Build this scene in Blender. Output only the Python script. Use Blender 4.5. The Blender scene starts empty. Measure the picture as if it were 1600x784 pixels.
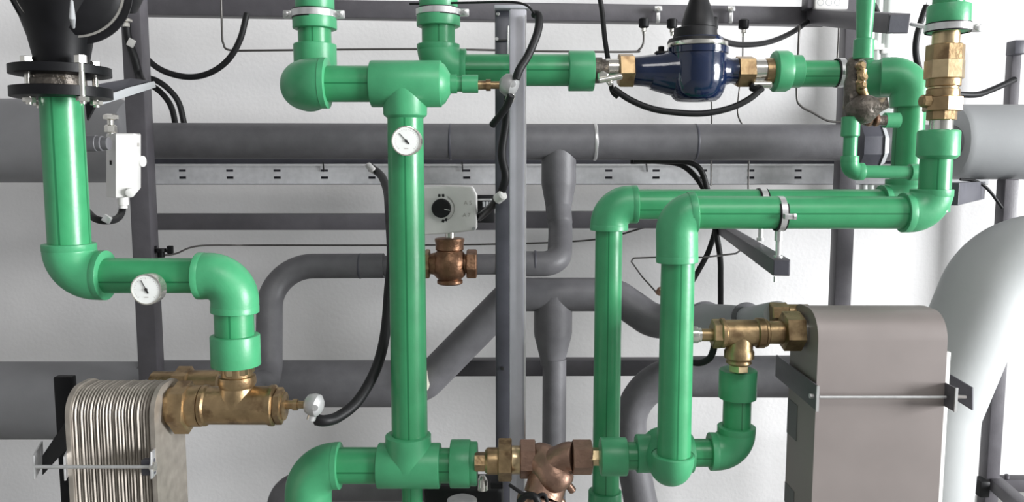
import bpy, math, random
from mathutils import Vector, Matrix
random.seed(7)
SC = bpy.context.scene
COL = SC.collection
# ------------------------------------------------------------------ camera
PITCH = math.radians(6.0); F = 1250.0; CAMH = 1.0
cam_d = bpy.data.cameras.new('camera'); cam_d.sensor_width = 36; cam_d.lens = 36*F/1600; cam_d.clip_start = .02
cam = bpy.data.objects.new('camera', cam_d); COL.objects.link(cam)
cam.location = (0, 0, CAMH); cam.rotation_euler = (math.pi/2-PITCH, 0, 0)
SC.camera = cam
# ------------------------------------------------------------------ light
w = bpy.data.worlds.new('daylight'); SC.world = w; w.use_nodes = True
bg = w.node_tree.nodes['Background']; bg.inputs[0].default_value = (0.97, 0.985, 1, 1); bg.inputs[1].default_value = 1.05
def area(name, loc, target, sx, sy, power, col=(1, 1, 1)):
    l = bpy.data.lights.new(name, 'AREA'); l.shape = 'RECTANGLE'; l.size = sx; l.size_y = sy; l.energy = power; l.color = col
    o = bpy.data.objects.new(name, l); COL.objects.link(o); o.location = loc
    d = Vector(target)-Vector(loc); o.rotation_euler = d.to_track_quat('-Z', 'Y').to_euler()
    return o
area('window_daylight', (6.5, -1.0, 1.3), (-0.3, 1.8, 0.8), 2.4, 2.2, 960, (.97, .985, 1))
area('overhead_fill_light', (0.5, -0.3, 2.62), (0.1, 2.0, 0.6), 1.6, .8, 26, (1, .985, .96))  # added fill from above, no lamp known there; lifts the wall
SC.view_settings.view_transform = 'Standard'; SC.view_settings.look = 'None'
SC.view_settings.gamma = 1; SC.view_settings.use_curve_mapping = False
SC.view_settings.exposure = 0.02
# ------------------------------------------------------------------ helpers
cp, sp = math.cos(PITCH), math.sin(PITCH)
def ray(px, py):
    a, b = (px-800)/F, -(py-392)/F
    return Vector((a, cp+b*sp, -sp+b*cp))
def W(px, py, Y):                      # point at distance Y (along the floor) seen at photo pixel px, py
    d = ray(px, py); t = Y/d.y
    return Vector((d.x*t, Y, CAMH+d.z*t))
def M(py, Y):                          # metres per pixel there
    return Y/ray(800, py).y/F
class MB:
    def __init__(s): s.v, s.f, s.uv, s.sm = [], [], [], []
    def add(s, vs, fs, uvs=None, smooth=True):
        n = len(s.v); s.v += [tuple(p) for p in vs]
        for i, f in enumerate(fs):
            s.f.append([n+k for k in f]); s.uv.append(uvs[i] if uvs else [(0.5, 0)]*len(f)); s.sm.append(smooth)
        return s
    def rings(s, rs, cap=(True, True), smooth=True, lens=None):
        m = len(rs[0]); vs = [p for r in rs for p in r]; fs = []; uv = []
        for i in range(len(rs)-1):
            u0 = lens[i] if lens else i; u1 = lens[i+1] if lens else i+1
            for k in range(m):
                k2 = (k+1) % m
                fs.append([i*m+k, i*m+k2, (i+1)*m+k2, (i+1)*m+k])
                uv.append([(k/m, u0), ((k+1)/m, u0), ((k+1)/m, u1), (k/m, u1)])
        if cap[0]: fs.append(list(range(m))[::-1]); uv.append([(.1, 0)]*m)
        if cap[1]: fs.append([(len(rs)-1)*m+k for k in range(m)]); uv.append([(.1, 0)]*m)
        return s.add(vs, fs, uv, smooth)
    def sweep(s, pts, r, seg=32, cap=(True, True), bev=0, ref=None, squash=None):
        pts = [Vector(p) for p in pts]; n = len(pts)
        rs = list(r) if isinstance(r, (list, tuple)) else [r]*n
        tan = []
        for i in range(n):
            a = pts[max(i-1, 0)]; b = pts[min(i+1, n-1)]
            t = (b-a)
            if 0 < i < n-1: t = (pts[i]-a).normalized()+(b-pts[i]).normalized()
            tan.append(t.normalized())
        ref = Vector(ref) if ref else Vector((0, -1, 0))
        if abs(ref.dot(tan[0])) > .95: ref = Vector((0, 0, 1))
        u = (ref-tan[0]*ref.dot(tan[0])).normalized()
        out = []; L = [0]; us = []
        for i in range(n):
            if i:
                q = tan[i-1].rotation_difference(tan[i]); u = (q @ u); u = (u-tan[i]*u.dot(tan[i])).normalized()
                L.append(L[-1]+(pts[i]-pts[i-1]).length)
            us.append(u.copy())
        def ring(c, u, t, rr):
            v = t.cross(u)
            return [c+u*(rr*math.cos(2*math.pi*k/seg))+v*(rr*math.sin(2*math.pi*k/seg)) for k in range(seg)]
        LL = []
        for i in range(n):
            if i == 0 and bev:
                out.append(ring(pts[0], us[0], tan[0], rs[0]-bev)); LL.append(0)
                out.append(ring(pts[0]+tan[0]*bev, us[0], tan[0], rs[0])); LL.append(bev); continue
            if i == n-1 and bev:
                out.append(ring(pts[i]-tan[i]*bev, us[i], tan[i], rs[i])); LL.append(L[i]-bev)
                out.append(ring(pts[i], us[i], tan[i], rs[i]-bev)); LL.append(L[i]); continue
            out.append(ring(pts[i], us[i], tan[i], rs[i])); LL.append(L[i])
        return s.rings(out, cap, True, LL)
    def lathe(s, p0, axis, prof, seg=32, ref=None, rot=0, cap=(True, True)):
        p0 = Vector(p0); ax = Vector(axis).normalized(); ref = Vector(ref) if ref else Vector((0, -1, 0))
        if abs(ref.dot(ax)) > .95: ref = Vector((0, 0, 1))
        u = (ref-ax*ref.dot(ax)).normalized(); v = ax.cross(u)
        rs = [[p0+ax*t+u*(max(r, 1e-5)*math.cos(2*math.pi*(k/seg)+rot))+v*(max(r, 1e-5)*math.sin(2*math.pi*(k/seg)+rot)) for k in range(seg)] for t, r in prof]
        return s.rings(rs, cap, seg > 8, [t for t, r in prof])
    def box(s, c, h, R=None, bev=0.0):
        c = Vector(c); R = R or Matrix.Identity(3); x, y, z = h; b = min(bev, x*.9, y*.9, z*.9)
        if b <= 0:
            vs = [c+R @ Vector((i*x, j*y, k*z)) for i in (-1, 1) for j in (-1, 1) for k in (-1, 1)]
            return s.add(vs, [(0, 1, 3, 2), (4, 6, 7, 5), (0, 4, 5, 1), (2, 3, 7, 6), (0, 2, 6, 4), (1, 5, 7, 3)], None, False)
        def loop(dx, z_):
            o = []
            for (sx, sy) in ((1, 1), (-1, 1), (-1, -1), (1, -1)):
                a0 = math.atan2(sy, sx)-math.pi/4
                for q in (0, .5, 1):
                    a = a0+q*math.pi/2
                    o.append(c+R @ Vector((sx*(x-b)+(b-dx)*math.cos(a), sy*(y-b)+(b-dx)*math.sin(a), z_)))
            return o
        k = b*.3
        return s.rings([loop(b*.7, -z), loop(k, -z+k), loop(0, -z+b), loop(0, z-b), loop(k, z-k), loop(b*.7, z)], (True, True), True)
    def bar(s, a, b, wx, wz, up=(0, 0, 1), bev=0.002):   # rectangular bar from a to b, wx across, wz along up
        a, b = Vector(a), Vector(b); d = (b-a); L = d.length; d.normalize(); up = Vector(up)
        if abs(up.dot(d)) > .95: up = Vector((0, -1, 0))
        sd = d.cross(up).normalized(); up = sd.cross(d)
        R = Matrix((sd, up, d)).transposed()
        return s.box((a+b)/2, (wx/2, wz/2, L/2), R, bev)
    def prism(s, poly, off):
        poly = [Vector(p) for p in poly]; off = Vector(off); n = len(poly)
        vs = poly+[p+off for p in poly]
        fs = [list(range(n))[::-1], [n+k for k in range(n)]]+[[k, (k+1) % n, n+(k+1) % n, n+k] for k in range(n)]
        return s.add(vs, fs, None, True)
    def build(s, name, mat, parent=None, ang=35):
        me = bpy.data.meshes.new(name); me.from_pydata(s.v, [], s.f)
        ul = me.uv_layers.new(name='UVMap'); i = 0
        for uv in s.uv:
            for q in uv: ul.data[i].uv = q; i += 1
        me.polygons.foreach_set('use_smooth', s.sm)
        bm_fix(me)
        me.set_sharp_from_angle(angle=math.radians(ang))
        me.materials.append(mat)
        o = bpy.data.objects.new(name, me); COL.objects.link(o)
        if parent: o.parent = parent; o.matrix_parent_inverse = Matrix.Translation(-parent.location)
        return o
import bmesh
def bm_fix(me):
    b = bmesh.new(); b.from_mesh(me); bmesh.ops.recalc_face_normals(b, faces=b.faces); b.to_mesh(me); b.free()
def fillet(pts, R, n=10):
    pts = [Vector(p) for p in pts]; out = [pts[0]]
    Rs = R if isinstance(R, (list, tuple)) else [R]*(len(pts)-2)
    for i in range(1, len(pts)-1):
        a, c, b = pts[i-1], pts[i], pts[i+1]
        d1, d2 = (a-c).normalized(), (b-c).normalized(); ang = d1.angle(d2)
        t = min(Rs[i-1]/math.tan(ang/2), (a-c).length*.98, (b-c).length*.98); r = t*math.tan(ang/2)
        ctr = c+(d1+d2).normalized()*(r/math.sin(ang/2)); s0 = c+d1*t-ctr; e0 = c+d2*t-ctr
        th = s0.angle(e0)
        for k in range(n+1):
            f = k/n; out.append(ctr+(s0*math.sin((1-f)*th)+e0*math.sin(f*th))/math.sin(th))
    out.append(pts[-1]); res = [out[0]]
    for p in out[1:]:
        if (p-res[-1]).length > 1e-5: res.append(p)
    return res
def spline(pts, n=8):
    P = [Vector(p) for p in pts]; P = [P[0]*2-P[1]]+P+[P[-1]*2-P[-2]]; out = []
    for i in range(1, len(P)-2):
        p0, p1, p2, p3 = P[i-1:i+3]
        for k in range(n):
            t = k/n
            out.append(.5*((2*p1)+(p2-p0)*t+(2*p0-5*p1+4*p2-p3)*t*t+(3*p1-p0-3*p2+p3)*t**3))
    out.append(P[-2]); return out
def thing(name, label, cat, loc=(0, 0, 0), group=None):
    o = bpy.data.objects.new(name, None); o.empty_display_size = .05; COL.objects.link(o); o.location = loc
    o['label'] = label; o['category'] = cat
    if group: o['group'] = group
    return o
def tag(o, label, cat, group=None):
    o['label'] = label; o['category'] = cat
    if group: o['group'] = group
    return o
def struct(o): o['kind'] = 'structure'; return o
# ------------------------------------------------------------------ materials
def mat(name, col, rough=.5, metal=0, var=.08, scale=30, bump=.02, bscale=200, stripe=None, spec=.5, coat=0, spots=None):
    m = bpy.data.materials.new(name); m.use_nodes = True; nt = m.node_tree; N = nt.nodes; L = nt.links; b = N['Principled BSDF']
    b.inputs['Roughness'].default_value = rough; b.inputs['Metallic'].default_value = metal
    b.inputs['Specular IOR Level'].default_value = spec; b.inputs['Coat Weight'].default_value = coat
    tc = N.new('ShaderNodeTexCoord'); geo = N.new('ShaderNodeNewGeometry')
    nz = N.new('ShaderNodeTexNoise'); nz.inputs['Scale'].default_value = scale; nz.inputs['Detail'].default_value = 5
    L.new(geo.outputs['Position'], nz.inputs['Vector'])
    rp = N.new('ShaderNodeMapRange'); rp.inputs[1].default_value = .3; rp.inputs[2].default_value = .7
    rp.inputs[3].default_value = 1-var; rp.inputs[4].default_value = 1+var; L.new(nz.outputs[0], rp.inputs[0])
    mul = N.new('ShaderNodeVectorMath'); mul.operation = 'SCALE'; mul.inputs[0].default_value = col; L.new(rp.outputs[0], mul.inputs['Scale'])
    out = mul.outputs[0]
    def mixc(fac, a, c):
        mx = N.new('ShaderNodeMix'); mx.data_type = 'RGBA'; L.new(fac, mx.inputs[0]); L.new(a, mx.inputs[6]); mx.inputs[7].default_value = (*c, 1); return mx.outputs[2]
    if spots:
        n2 = N.new('ShaderNodeTexNoise'); n2.inputs['Scale'].default_value = spots[1]; n2.inputs['Detail'].default_value = 8; L.new(geo.outputs['Position'], n2.inputs['Vector'])
        r2 = N.new('ShaderNodeMapRange'); r2.inputs[1].default_value = spots[2]; r2.inputs[2].default_value = spots[2]+.12; L.new(n2.outputs[0], r2.inputs[0])
        out = mixc(r2.outputs[0], out, spots[0])
    if stripe:
        sx = N.new('ShaderNodeSeparateXYZ'); L.new(tc.outputs['UV'], sx.inputs[0])
        m1 = N.new('ShaderNodeMath'); m1.operation = 'MULTIPLY'; m1.inputs[1].default_value = 4; L.new(sx.outputs[0], m1.inputs[0])
        m2 = N.new('ShaderNodeMath'); m2.operation = 'PINGPONG'; m2.inputs[1].default_value = .5; L.new(m1.outputs[0], m2.inputs[0])
        m3 = N.new('ShaderNodeMath'); m3.operation = 'LESS_THAN'; m3.inputs[1].default_value = .034; L.new(m2.outputs[0], m3.inputs[0])
        out = mixc(m3.outputs[0], out, stripe)
    L.new(out, b.inputs['Base Color'])
    nb = N.new('ShaderNodeTexNoise'); nb.inputs['Scale'].default_value = bscale; nb.inputs['Detail'].default_value = 3; L.new(geo.outputs['Position'], nb.inputs['Vector'])
    bp = N.new('ShaderNodeBump'); bp.inputs['Strength'].default_value = bump; bp.inputs['Distance'].default_value = .01; L.new(nb.outputs[0], bp.inputs['Height']); L.new(bp.outputs[0], b.inputs['Normal'])
    rr = N.new('ShaderNodeMapRange'); rr.inputs[3].default_value = max(0, rough-.06); rr.inputs[4].default_value = min(1, rough+.06); L.new(nz.outputs[0], rr.inputs[0]); L.new(rr.outputs[0], b.inputs['Roughness'])
    return m
GREEN = (.040, .27, .112)
m_pipe = mat('green_pipe_plastic', GREEN, .32, stripe=(.015, .16, .06), bump=.02)
m_fit = mat('green_fitting_plastic', (.056, .305, .140), .38, bump=.03)
m_grey = mat('grey_painted_steel_pipe', (.112, .110, .118), .5, var=.12, bump=.05)
m_greyl = mat('light_grey_insulation', (.36, .37, .38), .6, var=.08, scale=6)
m_dgrey = mat('dark_grey_insulation', (.23, .23, .24), .6, var=.1, scale=8)
m_duct = mat('pale_grey_duct_insulation', (.40, .415, .415), .55, var=.06, scale=5, bump=.02, bscale=60)
m_frame = mat('graphite_steel_frame', (.085, .08, .09), .45, var=.12, bump=.04)
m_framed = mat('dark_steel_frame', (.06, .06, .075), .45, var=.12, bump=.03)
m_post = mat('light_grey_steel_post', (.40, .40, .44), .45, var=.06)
m_galv = mat('galvanised_tray_steel', (.74, .74, .76), .4, .1, var=.08, scale=60)
m_zinc = mat('zinc_plated_steel', (.62, .62, .62), .34, .75, var=.08, scale=60, bump=0)
m_alu = mat('cast_aluminium', (.42, .42, .42), .42, .45, var=.1, bump=.02)
m_chrome = mat('bright_nickel', (.70, .68, .63), .2, .9, var=.06, bump=0)
m_brass = mat('raw_brass', (.36, .255, .14), .38, .9, var=.2, scale=50, bump=.08, bscale=120, spots=((.20, .13, .07), 30, .52))
m_brassl = mat('bright_brass', (.58, .45, .27), .3, 1, var=.15, scale=60, bump=.03)
m_bronze = mat('cast_bronze', (.25, .14, .085), .42, .85, var=.22, scale=40, bump=.15, bscale=150, spots=((.22, .11, .06), 35, .56))
m_copper = mat('cast_red_bronze', (.31, .195, .145), .42, .85, var=.2, scale=35, bump=.12, bscale=130)
m_black = mat('black_rubber', (.008, .008, .009), .5, var=.2, spec=.3, bump=0)
m_blackp = mat('black_painted_iron', (.005, .005, .006), .45, var=.2, bump=.01, spec=.2)
m_blue = mat('blue_enamel', (.004, .012, .042), .16, var=.1, bump=.06, bscale=60, coat=.6)
m_white = mat('white_plastic', (.74, .73, .71), .4, var=.03)
m_whitep = mat('white_painted_pipe', (.62, .66, .63), .4, var=.04)
m_steel = mat('brushed_stainless_plate', (.36, .325, .285), .5, .7, var=.15, scale=50, bump=.01)
m_core = mat('copper_brazed_core', (.26, .19, .15), .5, .6, var=.3, scale=40, bump=.02)
m_taupe = mat('taupe_metallic_cover', (.235, .205, .195), .45, .2, var=.05, scale=10, bump=.004)
m_cream = mat('cream_gasket_rubber', (.42, .42, .34), .6)
m_label = mat('dark_sticker', (.10, .10, .10), .5)
m_ink = mat('black_ink', (.02, .02, .02), .5)
m_inkf = mat('faded_ink', (.42, .40, .38), .5)
m_dirty = mat('grimy_cast_metal', (.12, .105, .09), .45, .6, var=.4, scale=70, bump=.3, bscale=120, spots=((.45, .36, .24), 45, .6))
m_wire = mat('capillary_tube_steel', (.10, .095, .09), .35, .5)
m_wall = mat('painted_plaster_wall', (.76, .75, .75), .85, var=.05, scale=5, bump=.08, bscale=90)
m_floor = mat('concrete_floor', (.36, .36, .34), .8, var=.2, scale=12, bump=.2, bscale=60)
m_ceil = mat('grey_ceiling_paint', (.3, .3, .3), .9)
m_dial = mat('white_dial_enamel', (.80, .82, .80), .35, var=.02)
# ------------------------------------------------------------------ setting
WY = 2.30
ox = W(1592, 400, WY).x; oz = W(1592, 262, WY).z
o_w = 2.6
mb = MB(); mb.box(((-3+ox)/2, WY+.06, 1.4), ((ox+3)/2, .06, 1.4)); mb.box(((ox+3)/2, WY+.06, (oz+2.8)/2), ((3-ox)/2, .06, (2.8-oz)/2))
struct(mb.build('wall_back', m_wall))
mb = MB(); mb.box((0, 0, -.05), (3.0, 2.42, .05)); struct(mb.build('floor', m_floor))
mb = MB(); pl0 = W(1380, 770, 2.2).x; mb.box(((pl0+ox)/2, 2.19, .013), ((ox-pl0)/2, .11, .013), None, .003); struct(mb.build('trim_1', m_floor))
mb = MB(); mb.box((0, -.1, 2.85), (3, 2.5, .05)); struct(mb.build('ceiling', m_ceil))  # unseen ceiling, included to dim the left side
mb = MB(); mb.box((-2.3, -.1, 1.4), (.05, 2.4, 1.4)); struct(mb.build('wall_left', m_ceil))  # unseen side wall, included to keep the left darker
mb = MB(); mb.box((3.03, 1.9, 1.4), (.03, .5, 1.4)); struct(mb.build('light_block_right', m_ceil))  # unseen partial wall, added to block sky light grazing the back wall
mb = MB(); mb.box((.2, -2.4, 1.4), (2.5, .05, 1.4)); struct(mb.build('shade_wall_front', m_ceil))  # unseen dark wall behind the camera, added so light comes mainly from the right
# ------------------------------------------------------------------ generic builders
def Vl(par, name, m, x, Y, prof, seg=36, rot=0, yref=None):       # upright lathe; prof = [(photo y, radius px)]
    yr = yref if yref is not None else (prof[0][0]+prof[-1][0])/2
    X = W(x, yr, Y).x
    pr = [(-(W(x, y, Y).z), r*M(y, Y)) for y, r in prof]; t0 = pr[0][0]
    return MB().lathe((X, Y, -t0), (0, 0, -1), [(t-t0, r) for t, r in pr], seg, rot=rot).build(name, m, par)
def Hl(par, name, m, y, Y, prof, seg=36, rot=0, slope=0):         # level lathe; prof = [(photo x, radius px)]
    a = W(prof[0][0], y, Y); b = W(prof[-1][0], y+slope, Y); ax = (b-a).normalized(); mm = M(y, Y)
    k = (b-a).length/(prof[-1][0]-prof[0][0])
    return MB().lathe(a, ax, [((x-prof[0][0])*k, r*mm) for x, r in prof], seg, rot=rot).build(name, m, par)
def socket(x0, x1, r, b=1.2):                                     # profile of a coupling with softened rims
    return [(x0, r-b*1.6), (x0+b*.5, r-b*.4), (x0+b*1.5, r), (x1-b*1.5, r), (x1-b*.5, r-b*.4), (x1, r-b*1.6)]
def elbow(par, a, c, b, r, m=None, R=None, name='elbow', lip=True):
    p = fillet([a, c, b], R or r*1.08, 14); mb = MB().sweep(p, r, 40, bev=.0016)
    if lip:
        for e, q in ((0, 1), (-1, -2)):
            pe = p[e]; d = ((p[1] if e == 0 else p[-2])-pe).normalized()
            mb.lathe(pe-d*.0006, d, [(0, r*.985), (.0006, r*1.008), (.010, r*1.008), (.011, r*.99)], 40)
    return mb.build(name, m or m_fit, par)
def cable(name, label, pts, rpx, m=None, cat='cable', Y=None, group=None, seg=12, n=8, smooth=True):
    P = [W(p[0], p[1], p[2] if len(p) > 2 else Y) for p in pts]
    r = rpx*M(pts[0][1], (pts[0][2] if len(pts[0]) > 2 else Y))
    o = MB().sweep(spline(P, n) if smooth else fillet(P, r*4, 5), r, seg, bev=r*.2).build(name, m or m_black)
    return tag(o, label, cat, group)
def hexn(par, name, m, y, Y, x0, x1, r, slope=0, rot=.26):
    return Hl(par, name, m, y, Y, [(x0, r*.9), (x0+1.5, r), (x1-1.5, r), (x1, r*.9)], 6, rot, slope)
def hexv(par, name, m, x, Y, y0, y1, r, rot=.26, yref=None):
    return Vl(par, name, m, x, Y, [(y0, r*.9), (y0+1.5, r), (y1-1.5, r), (y1, r*.9)], 6, rot, yref)

# ================================================================== steel frame
def post(label, x, yr, Y, wpx, zt, zb, m, dep=.04, name='steel_post'):
    X = W(x, yr, Y).x; wd = wpx*M(yr, Y)
    t = thing(name, label, 'post', (X, Y+dep/2, zb), 'square steel posts of the pipe frame')
    MB().box((X, Y+dep/2, (zt+zb)/2), (wd/2, dep/2, (zt-zb)/2), None, .003).build('tube', m, t)
    MB().box((X, Y+dep/2, zb+.004), (wd*.8, dep*.8, .004), None, .001).build('foot_plate', m, t)
    return t
ztop = 1.75
lp = post('dark grey square post at the left, behind the white junction box', 217, 300, 1.78, 31, ztop, 0, m_frame)
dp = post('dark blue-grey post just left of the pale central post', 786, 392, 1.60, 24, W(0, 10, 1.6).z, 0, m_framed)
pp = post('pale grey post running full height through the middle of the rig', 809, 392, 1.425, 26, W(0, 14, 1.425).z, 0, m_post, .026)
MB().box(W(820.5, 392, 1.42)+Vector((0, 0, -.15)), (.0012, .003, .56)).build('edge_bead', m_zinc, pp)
rp = post('narrow grey post below the two long horizontal green pipes', 1319, 420, 1.98, 27, ztop, 0, m_frame)
rq = post('grey corner post beside the bright doorway at the right', 1568, 500, 1.9, 22, W(0, 280, 1.9).z, 0, m_frame, .036)
rs = post('slim capped grey stub above the large pipe at far right', 1588, 110, 2.2, 15, W(0, 66, 2.2).z, 0, m_frame, .03)
MB().box(W(1588, 75, 2.185), (.016, .02, .018), None, .002).build('end_cap', m_framed, rs)
# bolts and slots on the dark post
for (x, y) in ((778, 22), (776, 61), (785, 575)):
    MB().lathe(W(x, y, 1.599), (0, -1, 0), [(0, .004), (.003, .004), (.004, .003)], 6).build('bolt', m_zinc if y < 100 else m_ink, dp)
MB().box(W(783, 63, 1.598), (.012, .002, .0015)).build('joint_line', m_ink, dp)
MB().bar(W(794, 40, 1.59), W(793, 112, 1.59), .003, .004).build('bright_edge_strip', m_zinc, dp)
MB().box(W(800, 12, 1.59), (.034, .012, .0035), None, .001).build('top_plate', m_post, dp)
def beam(label, x0, y0, x1, y1, Y, hpx, m=None, dep=.04, Y1=None):
    a, b = W(x0, y0, Y+dep/2), W(x1, y1, (Y1 or Y)+dep/2)
    t = thing('steel_beam', label, 'beam', a, 'horizontal steel beams of the pipe frame')
    MB().bar(a, b, dep, hpx*M(y0, Y+dep/2), bev=.003).build('tube', m or m_frame, t); return t
tb = beam('top horizontal beam carrying cable clips and sensor sockets', 205, 11, 1290, 27, 2.0, 27)
beam('middle horizontal beam under the perforated cable tray, left part', 218, 346, 812, 346, 2.02, 25)
beam('middle horizontal beam right of the pale central post', 815, 343, 1330, 343, 2.02, 26)
beam('lower horizontal beam seen either side of the pale post', 640, 573, 1110, 572, 2.02, 25)
# bracket arms reaching out
def arm(label, a, b, wd, ht, m=None):
    t = thing('bracket_arm', label, 'bracket', a, 'channel arms reaching out from the frame')
    MB().bar(a, b, wd, ht, bev=.0015).build('channel', m or m_frame, t)
    d = (b-a).normalized(); s = Vector((1, 0, 0))
    MB().bar(b-d*.001, b+d*.0015, wd*.86, ht*.86, bev=.0005).build('end_cap', m_framed, t)
    return t
a1 = arm('dark arm at the top right, its square end beside the green riser', W(1272, 26, 2.0), W(1404, 37, 1.52), .040, .036)
a2 = arm('dark arm under the two horizontal green pipes, holding threaded rods', W(1128, 357, 2.02), W(1221, 418, 1.165), .025, .0245)
MB().lathe(W(1211, 432, 1.185), (0, 0, -1), [(0, .0022), (.008, .0022)], 8).build('bolt_end', m_zinc, a2)
MB().lathe(W(1182, 404, 1.40), (0, 0, -1), [(0, .0022), (.008, .0022)], 8).build('bolt_end', m_zinc, a2)
mb = MB(); A, B = W(1480, 304, 1.75), W(1536, 300, 2.1)
a3 = thing('bracket_arm', 'short dark bracket right of the green corner elbow', 'bracket', B, 'channel arms reaching out from the frame')
MB().bar(W(1484, 303, 1.5), W(1528, 297, 1.95), .03, .042, bev=.001).build('channel', m_framed, a3)

# ================================================================== cable tray with real slots
Yt = 2.10
def tray(x0, x1):
    t = thing('cable_tray', 'perforated galvanised cable tray running behind the large grey pipe', 'cable tray', W(x0, 270, Yt))
    ztop_, zb = W(0, 259, Yt).z, W(0, 287, Yt).z
    X0, X1 = W(x0, 270, Yt).x, W(x1, 270, Yt).x
    rows = [W(0, y, Yt).z for y in (264.5, 268, 275.5, 279.5)]
    p = 74*M(270, Yt); xs = []; k = W(285, 270, Yt).x
    while k < X1-.03:
        xs.append((k-.0095, k+.0095)); k += p
    mb = MB(); bounds = [X0]+[v for s in xs for v in s]+[X1]; zs = [ztop_]+rows+[zb]
    th = .0025
    for i in range(len(bounds)-1):
        hole = (i % 2 == 1)
        for j in range(5):
            if hole and j in (1, 3): continue
            mb.box(((bounds[i]+bounds[i+1])/2, Yt, (zs[j]+zs[j+1])/2), ((bounds[i+1]-bounds[i])/2, th/2, (zs[j]-zs[j+1])/2))
    mb.build('slotted_side', m_galv, t)
    MB().box(((X0+X1)/2, Yt+.03, zb-.001), ((X1-X0)/2, .03, .0012)).build('tray_bottom', m_framed, t)
    MB().bar((X0, Yt-.004, ztop_+.003), (X1, Yt-.004, ztop_+.003), .012, .004, bev=.001).build('top_lip', m_galv, t)
    MB().bar((X0, Yt+.04, ztop_+.012), (X1, Yt+.04, ztop_+.012), .004, .02, bev=.001).build('back_rim', m_framed, t)
    MB().box(((X0+X1)/2, Yt+.05, (ztop_+zb)/2), ((X1-X0)/2, .002, (ztop_-zb)/2)).build('back_side', m_framed, t)
    for x in (505, 722, 1010):
        MB().bar(W(x, 252, Yt-.012), W(x+1, 268, Yt-.006), .003, .004, bev=.0005).build('tie_clip', m_ink, t)
tray(222, 1545)

# ================================================================== grey pipework
def run(name, label, cat='pipe', group=None, loc=None): return thing(name, label, cat, loc or (0, 0, 0), group)
Yg = 1.92
g = run('grey_header_pipe', 'long dark grey horizontal header pipe in front of the cable tray', loc=W(800, 220, Yg))
Hl(g, 'pipe', m_grey, 220, Yg, [(226, 28), (1490, 28)], 40, slope=3)
Hl(g, 'weld_ring', m_zinc, 221.8, Yg, [(927, 28), (928, 28.8), (931, 28.8), (932, 28)], 40)
Hl(g, 'weld_ring', m_framed, 222, Yg, [(1084, 28), (1085, 28.6), (1087, 28.6), (1088, 28)], 40)
Hl(g, 'weld_ring', m_framed, 221.5, Yg, [(702, 28), (703, 28.5), (705, 28.5), (706, 28)], 40)
Vl(g, 'branch_socket', m_grey, 873, Yg+.003, [(220, 27), (284, 27), (290, 26.5), (322, 20.5), (332, 20)], 36)
Yb = 1.80
e0 = W(873, 320, Yg); e1 = W(874, 412, Yb)
p = fillet([e0, W(876, 360, 1.89), e1+Vector((0, .0, 0)), W(822, 412, Yb), W(745, 413, Yb)], [.1, .040, .02], 12)
MB().sweep(p, [.0295]*3+[.0285]*(len(p)-6)+[.0235]*3, 36).build('bent_pipe', m_grey, g)
Hl(g, 'weld_ring', m_framed, 411, Yb, [(834, 19.3), (835, 19.9), (837, 19.9), (838, 19.3)], 36)
Hl(g, 'collar', m_grey, 413, Yb, [(776, 16), (777, 17.5), (785, 17.5), (786, 16)], 36)
# big insulated ends of the header
b1 = run('insulated_pipe', 'wide grey insulated pipe end at the left edge behind the green riser', loc=W(100, 220, 1.95), group='wide insulated header ends')
Hl(b1, 'insulation_jacket', m_dgrey, 220, 1.95, [(-200, 65), (190, 65), (206, 60), (226, 29)], 48)
b2 = run('insulated_pipe', 'wide pale insulated pipe end at the right edge behind the brass valve', loc=W(1550, 222, 1.95), group='wide insulated header ends')
Hl(b2, 'insulation_jacket', m_greyl, 222, 1.95, [(1470, 29), (1486, 55), (1494, 58), (1850, 58)], 48)
# lower left header
b3 = run('insulated_pipe', 'wide dark insulated pipe at lower left behind the plate stack', loc=W(100, 625, 1.9))
Hl(b3, 'insulation_jacket', m_dgrey, 625, 1.9, [(-200, 60), (230, 60), (250, 58)], 48)
g2 = run('grey_pipe', 'dark grey lower pipe rising diagonally behind the main green riser', loc=W(500, 600, 1.9))
Hl(g2, 'pipe', m_grey, 599, 1.9, [(225, 36.5), (625, 36.5)], 40)
p = fillet([W(590, 603, 1.9), W(660, 603, 1.9), W(800, 460, 1.9), W(960, 460, 1.9), W(1020, 502, 1.86), W(1100, 502, 1.84)], [.05, .05, .06, .07], 10)
MB().sweep(p, .0405, 40).build('diagonal_pipe', m_grey, g2)
Vl(g2, 'branch_socket', m_grey, 864, 1.905, [(460, 30), (518, 30), (525, 29), (562, 19.5), (570, 19)], 36)
Vl(g2, 'branch_pipe', m_grey, 866, 1.9, [(560, 18.5), (900, 18.5)], 36, yref=620)
MB().lathe(W(661, 592, 1.845), Vector((1, -.3, .25)), [(0, .026), (.003, .029), (.005, .026)], 32).build('cream_gasket', m_cream, g2)
for (x, r0) in ((745, 27),):
    pass
g3 = run('grey_pipe', 'light grey pipe leading into the upper port of the right exchanger', loc=W(1120, 500, 1.6))
pa = [W(1060, 502, 1.83), W(1100, 502, 1.80), W(1165, 496, 1.66), W(1215, 491, 1.285)]
MB().sweep(spline(pa, 6), [.041]*7+[.039, .037, .034, .031, .027]+[.022]*7, 36).build('pipe', m_greyl, g3)
for x, y, Y, r in ((1102, 501, 1.80, .0425), (1166, 496, 1.655, .030)):
    MB().lathe(W(x, y, Y), (W(1215, 491, 1.285)-W(1100, 502, 1.8)), [(0, r), (.001, r+.002), (.006, r+.002), (.007, r)], 36).build('weld_ring', m_grey, g3)
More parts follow.
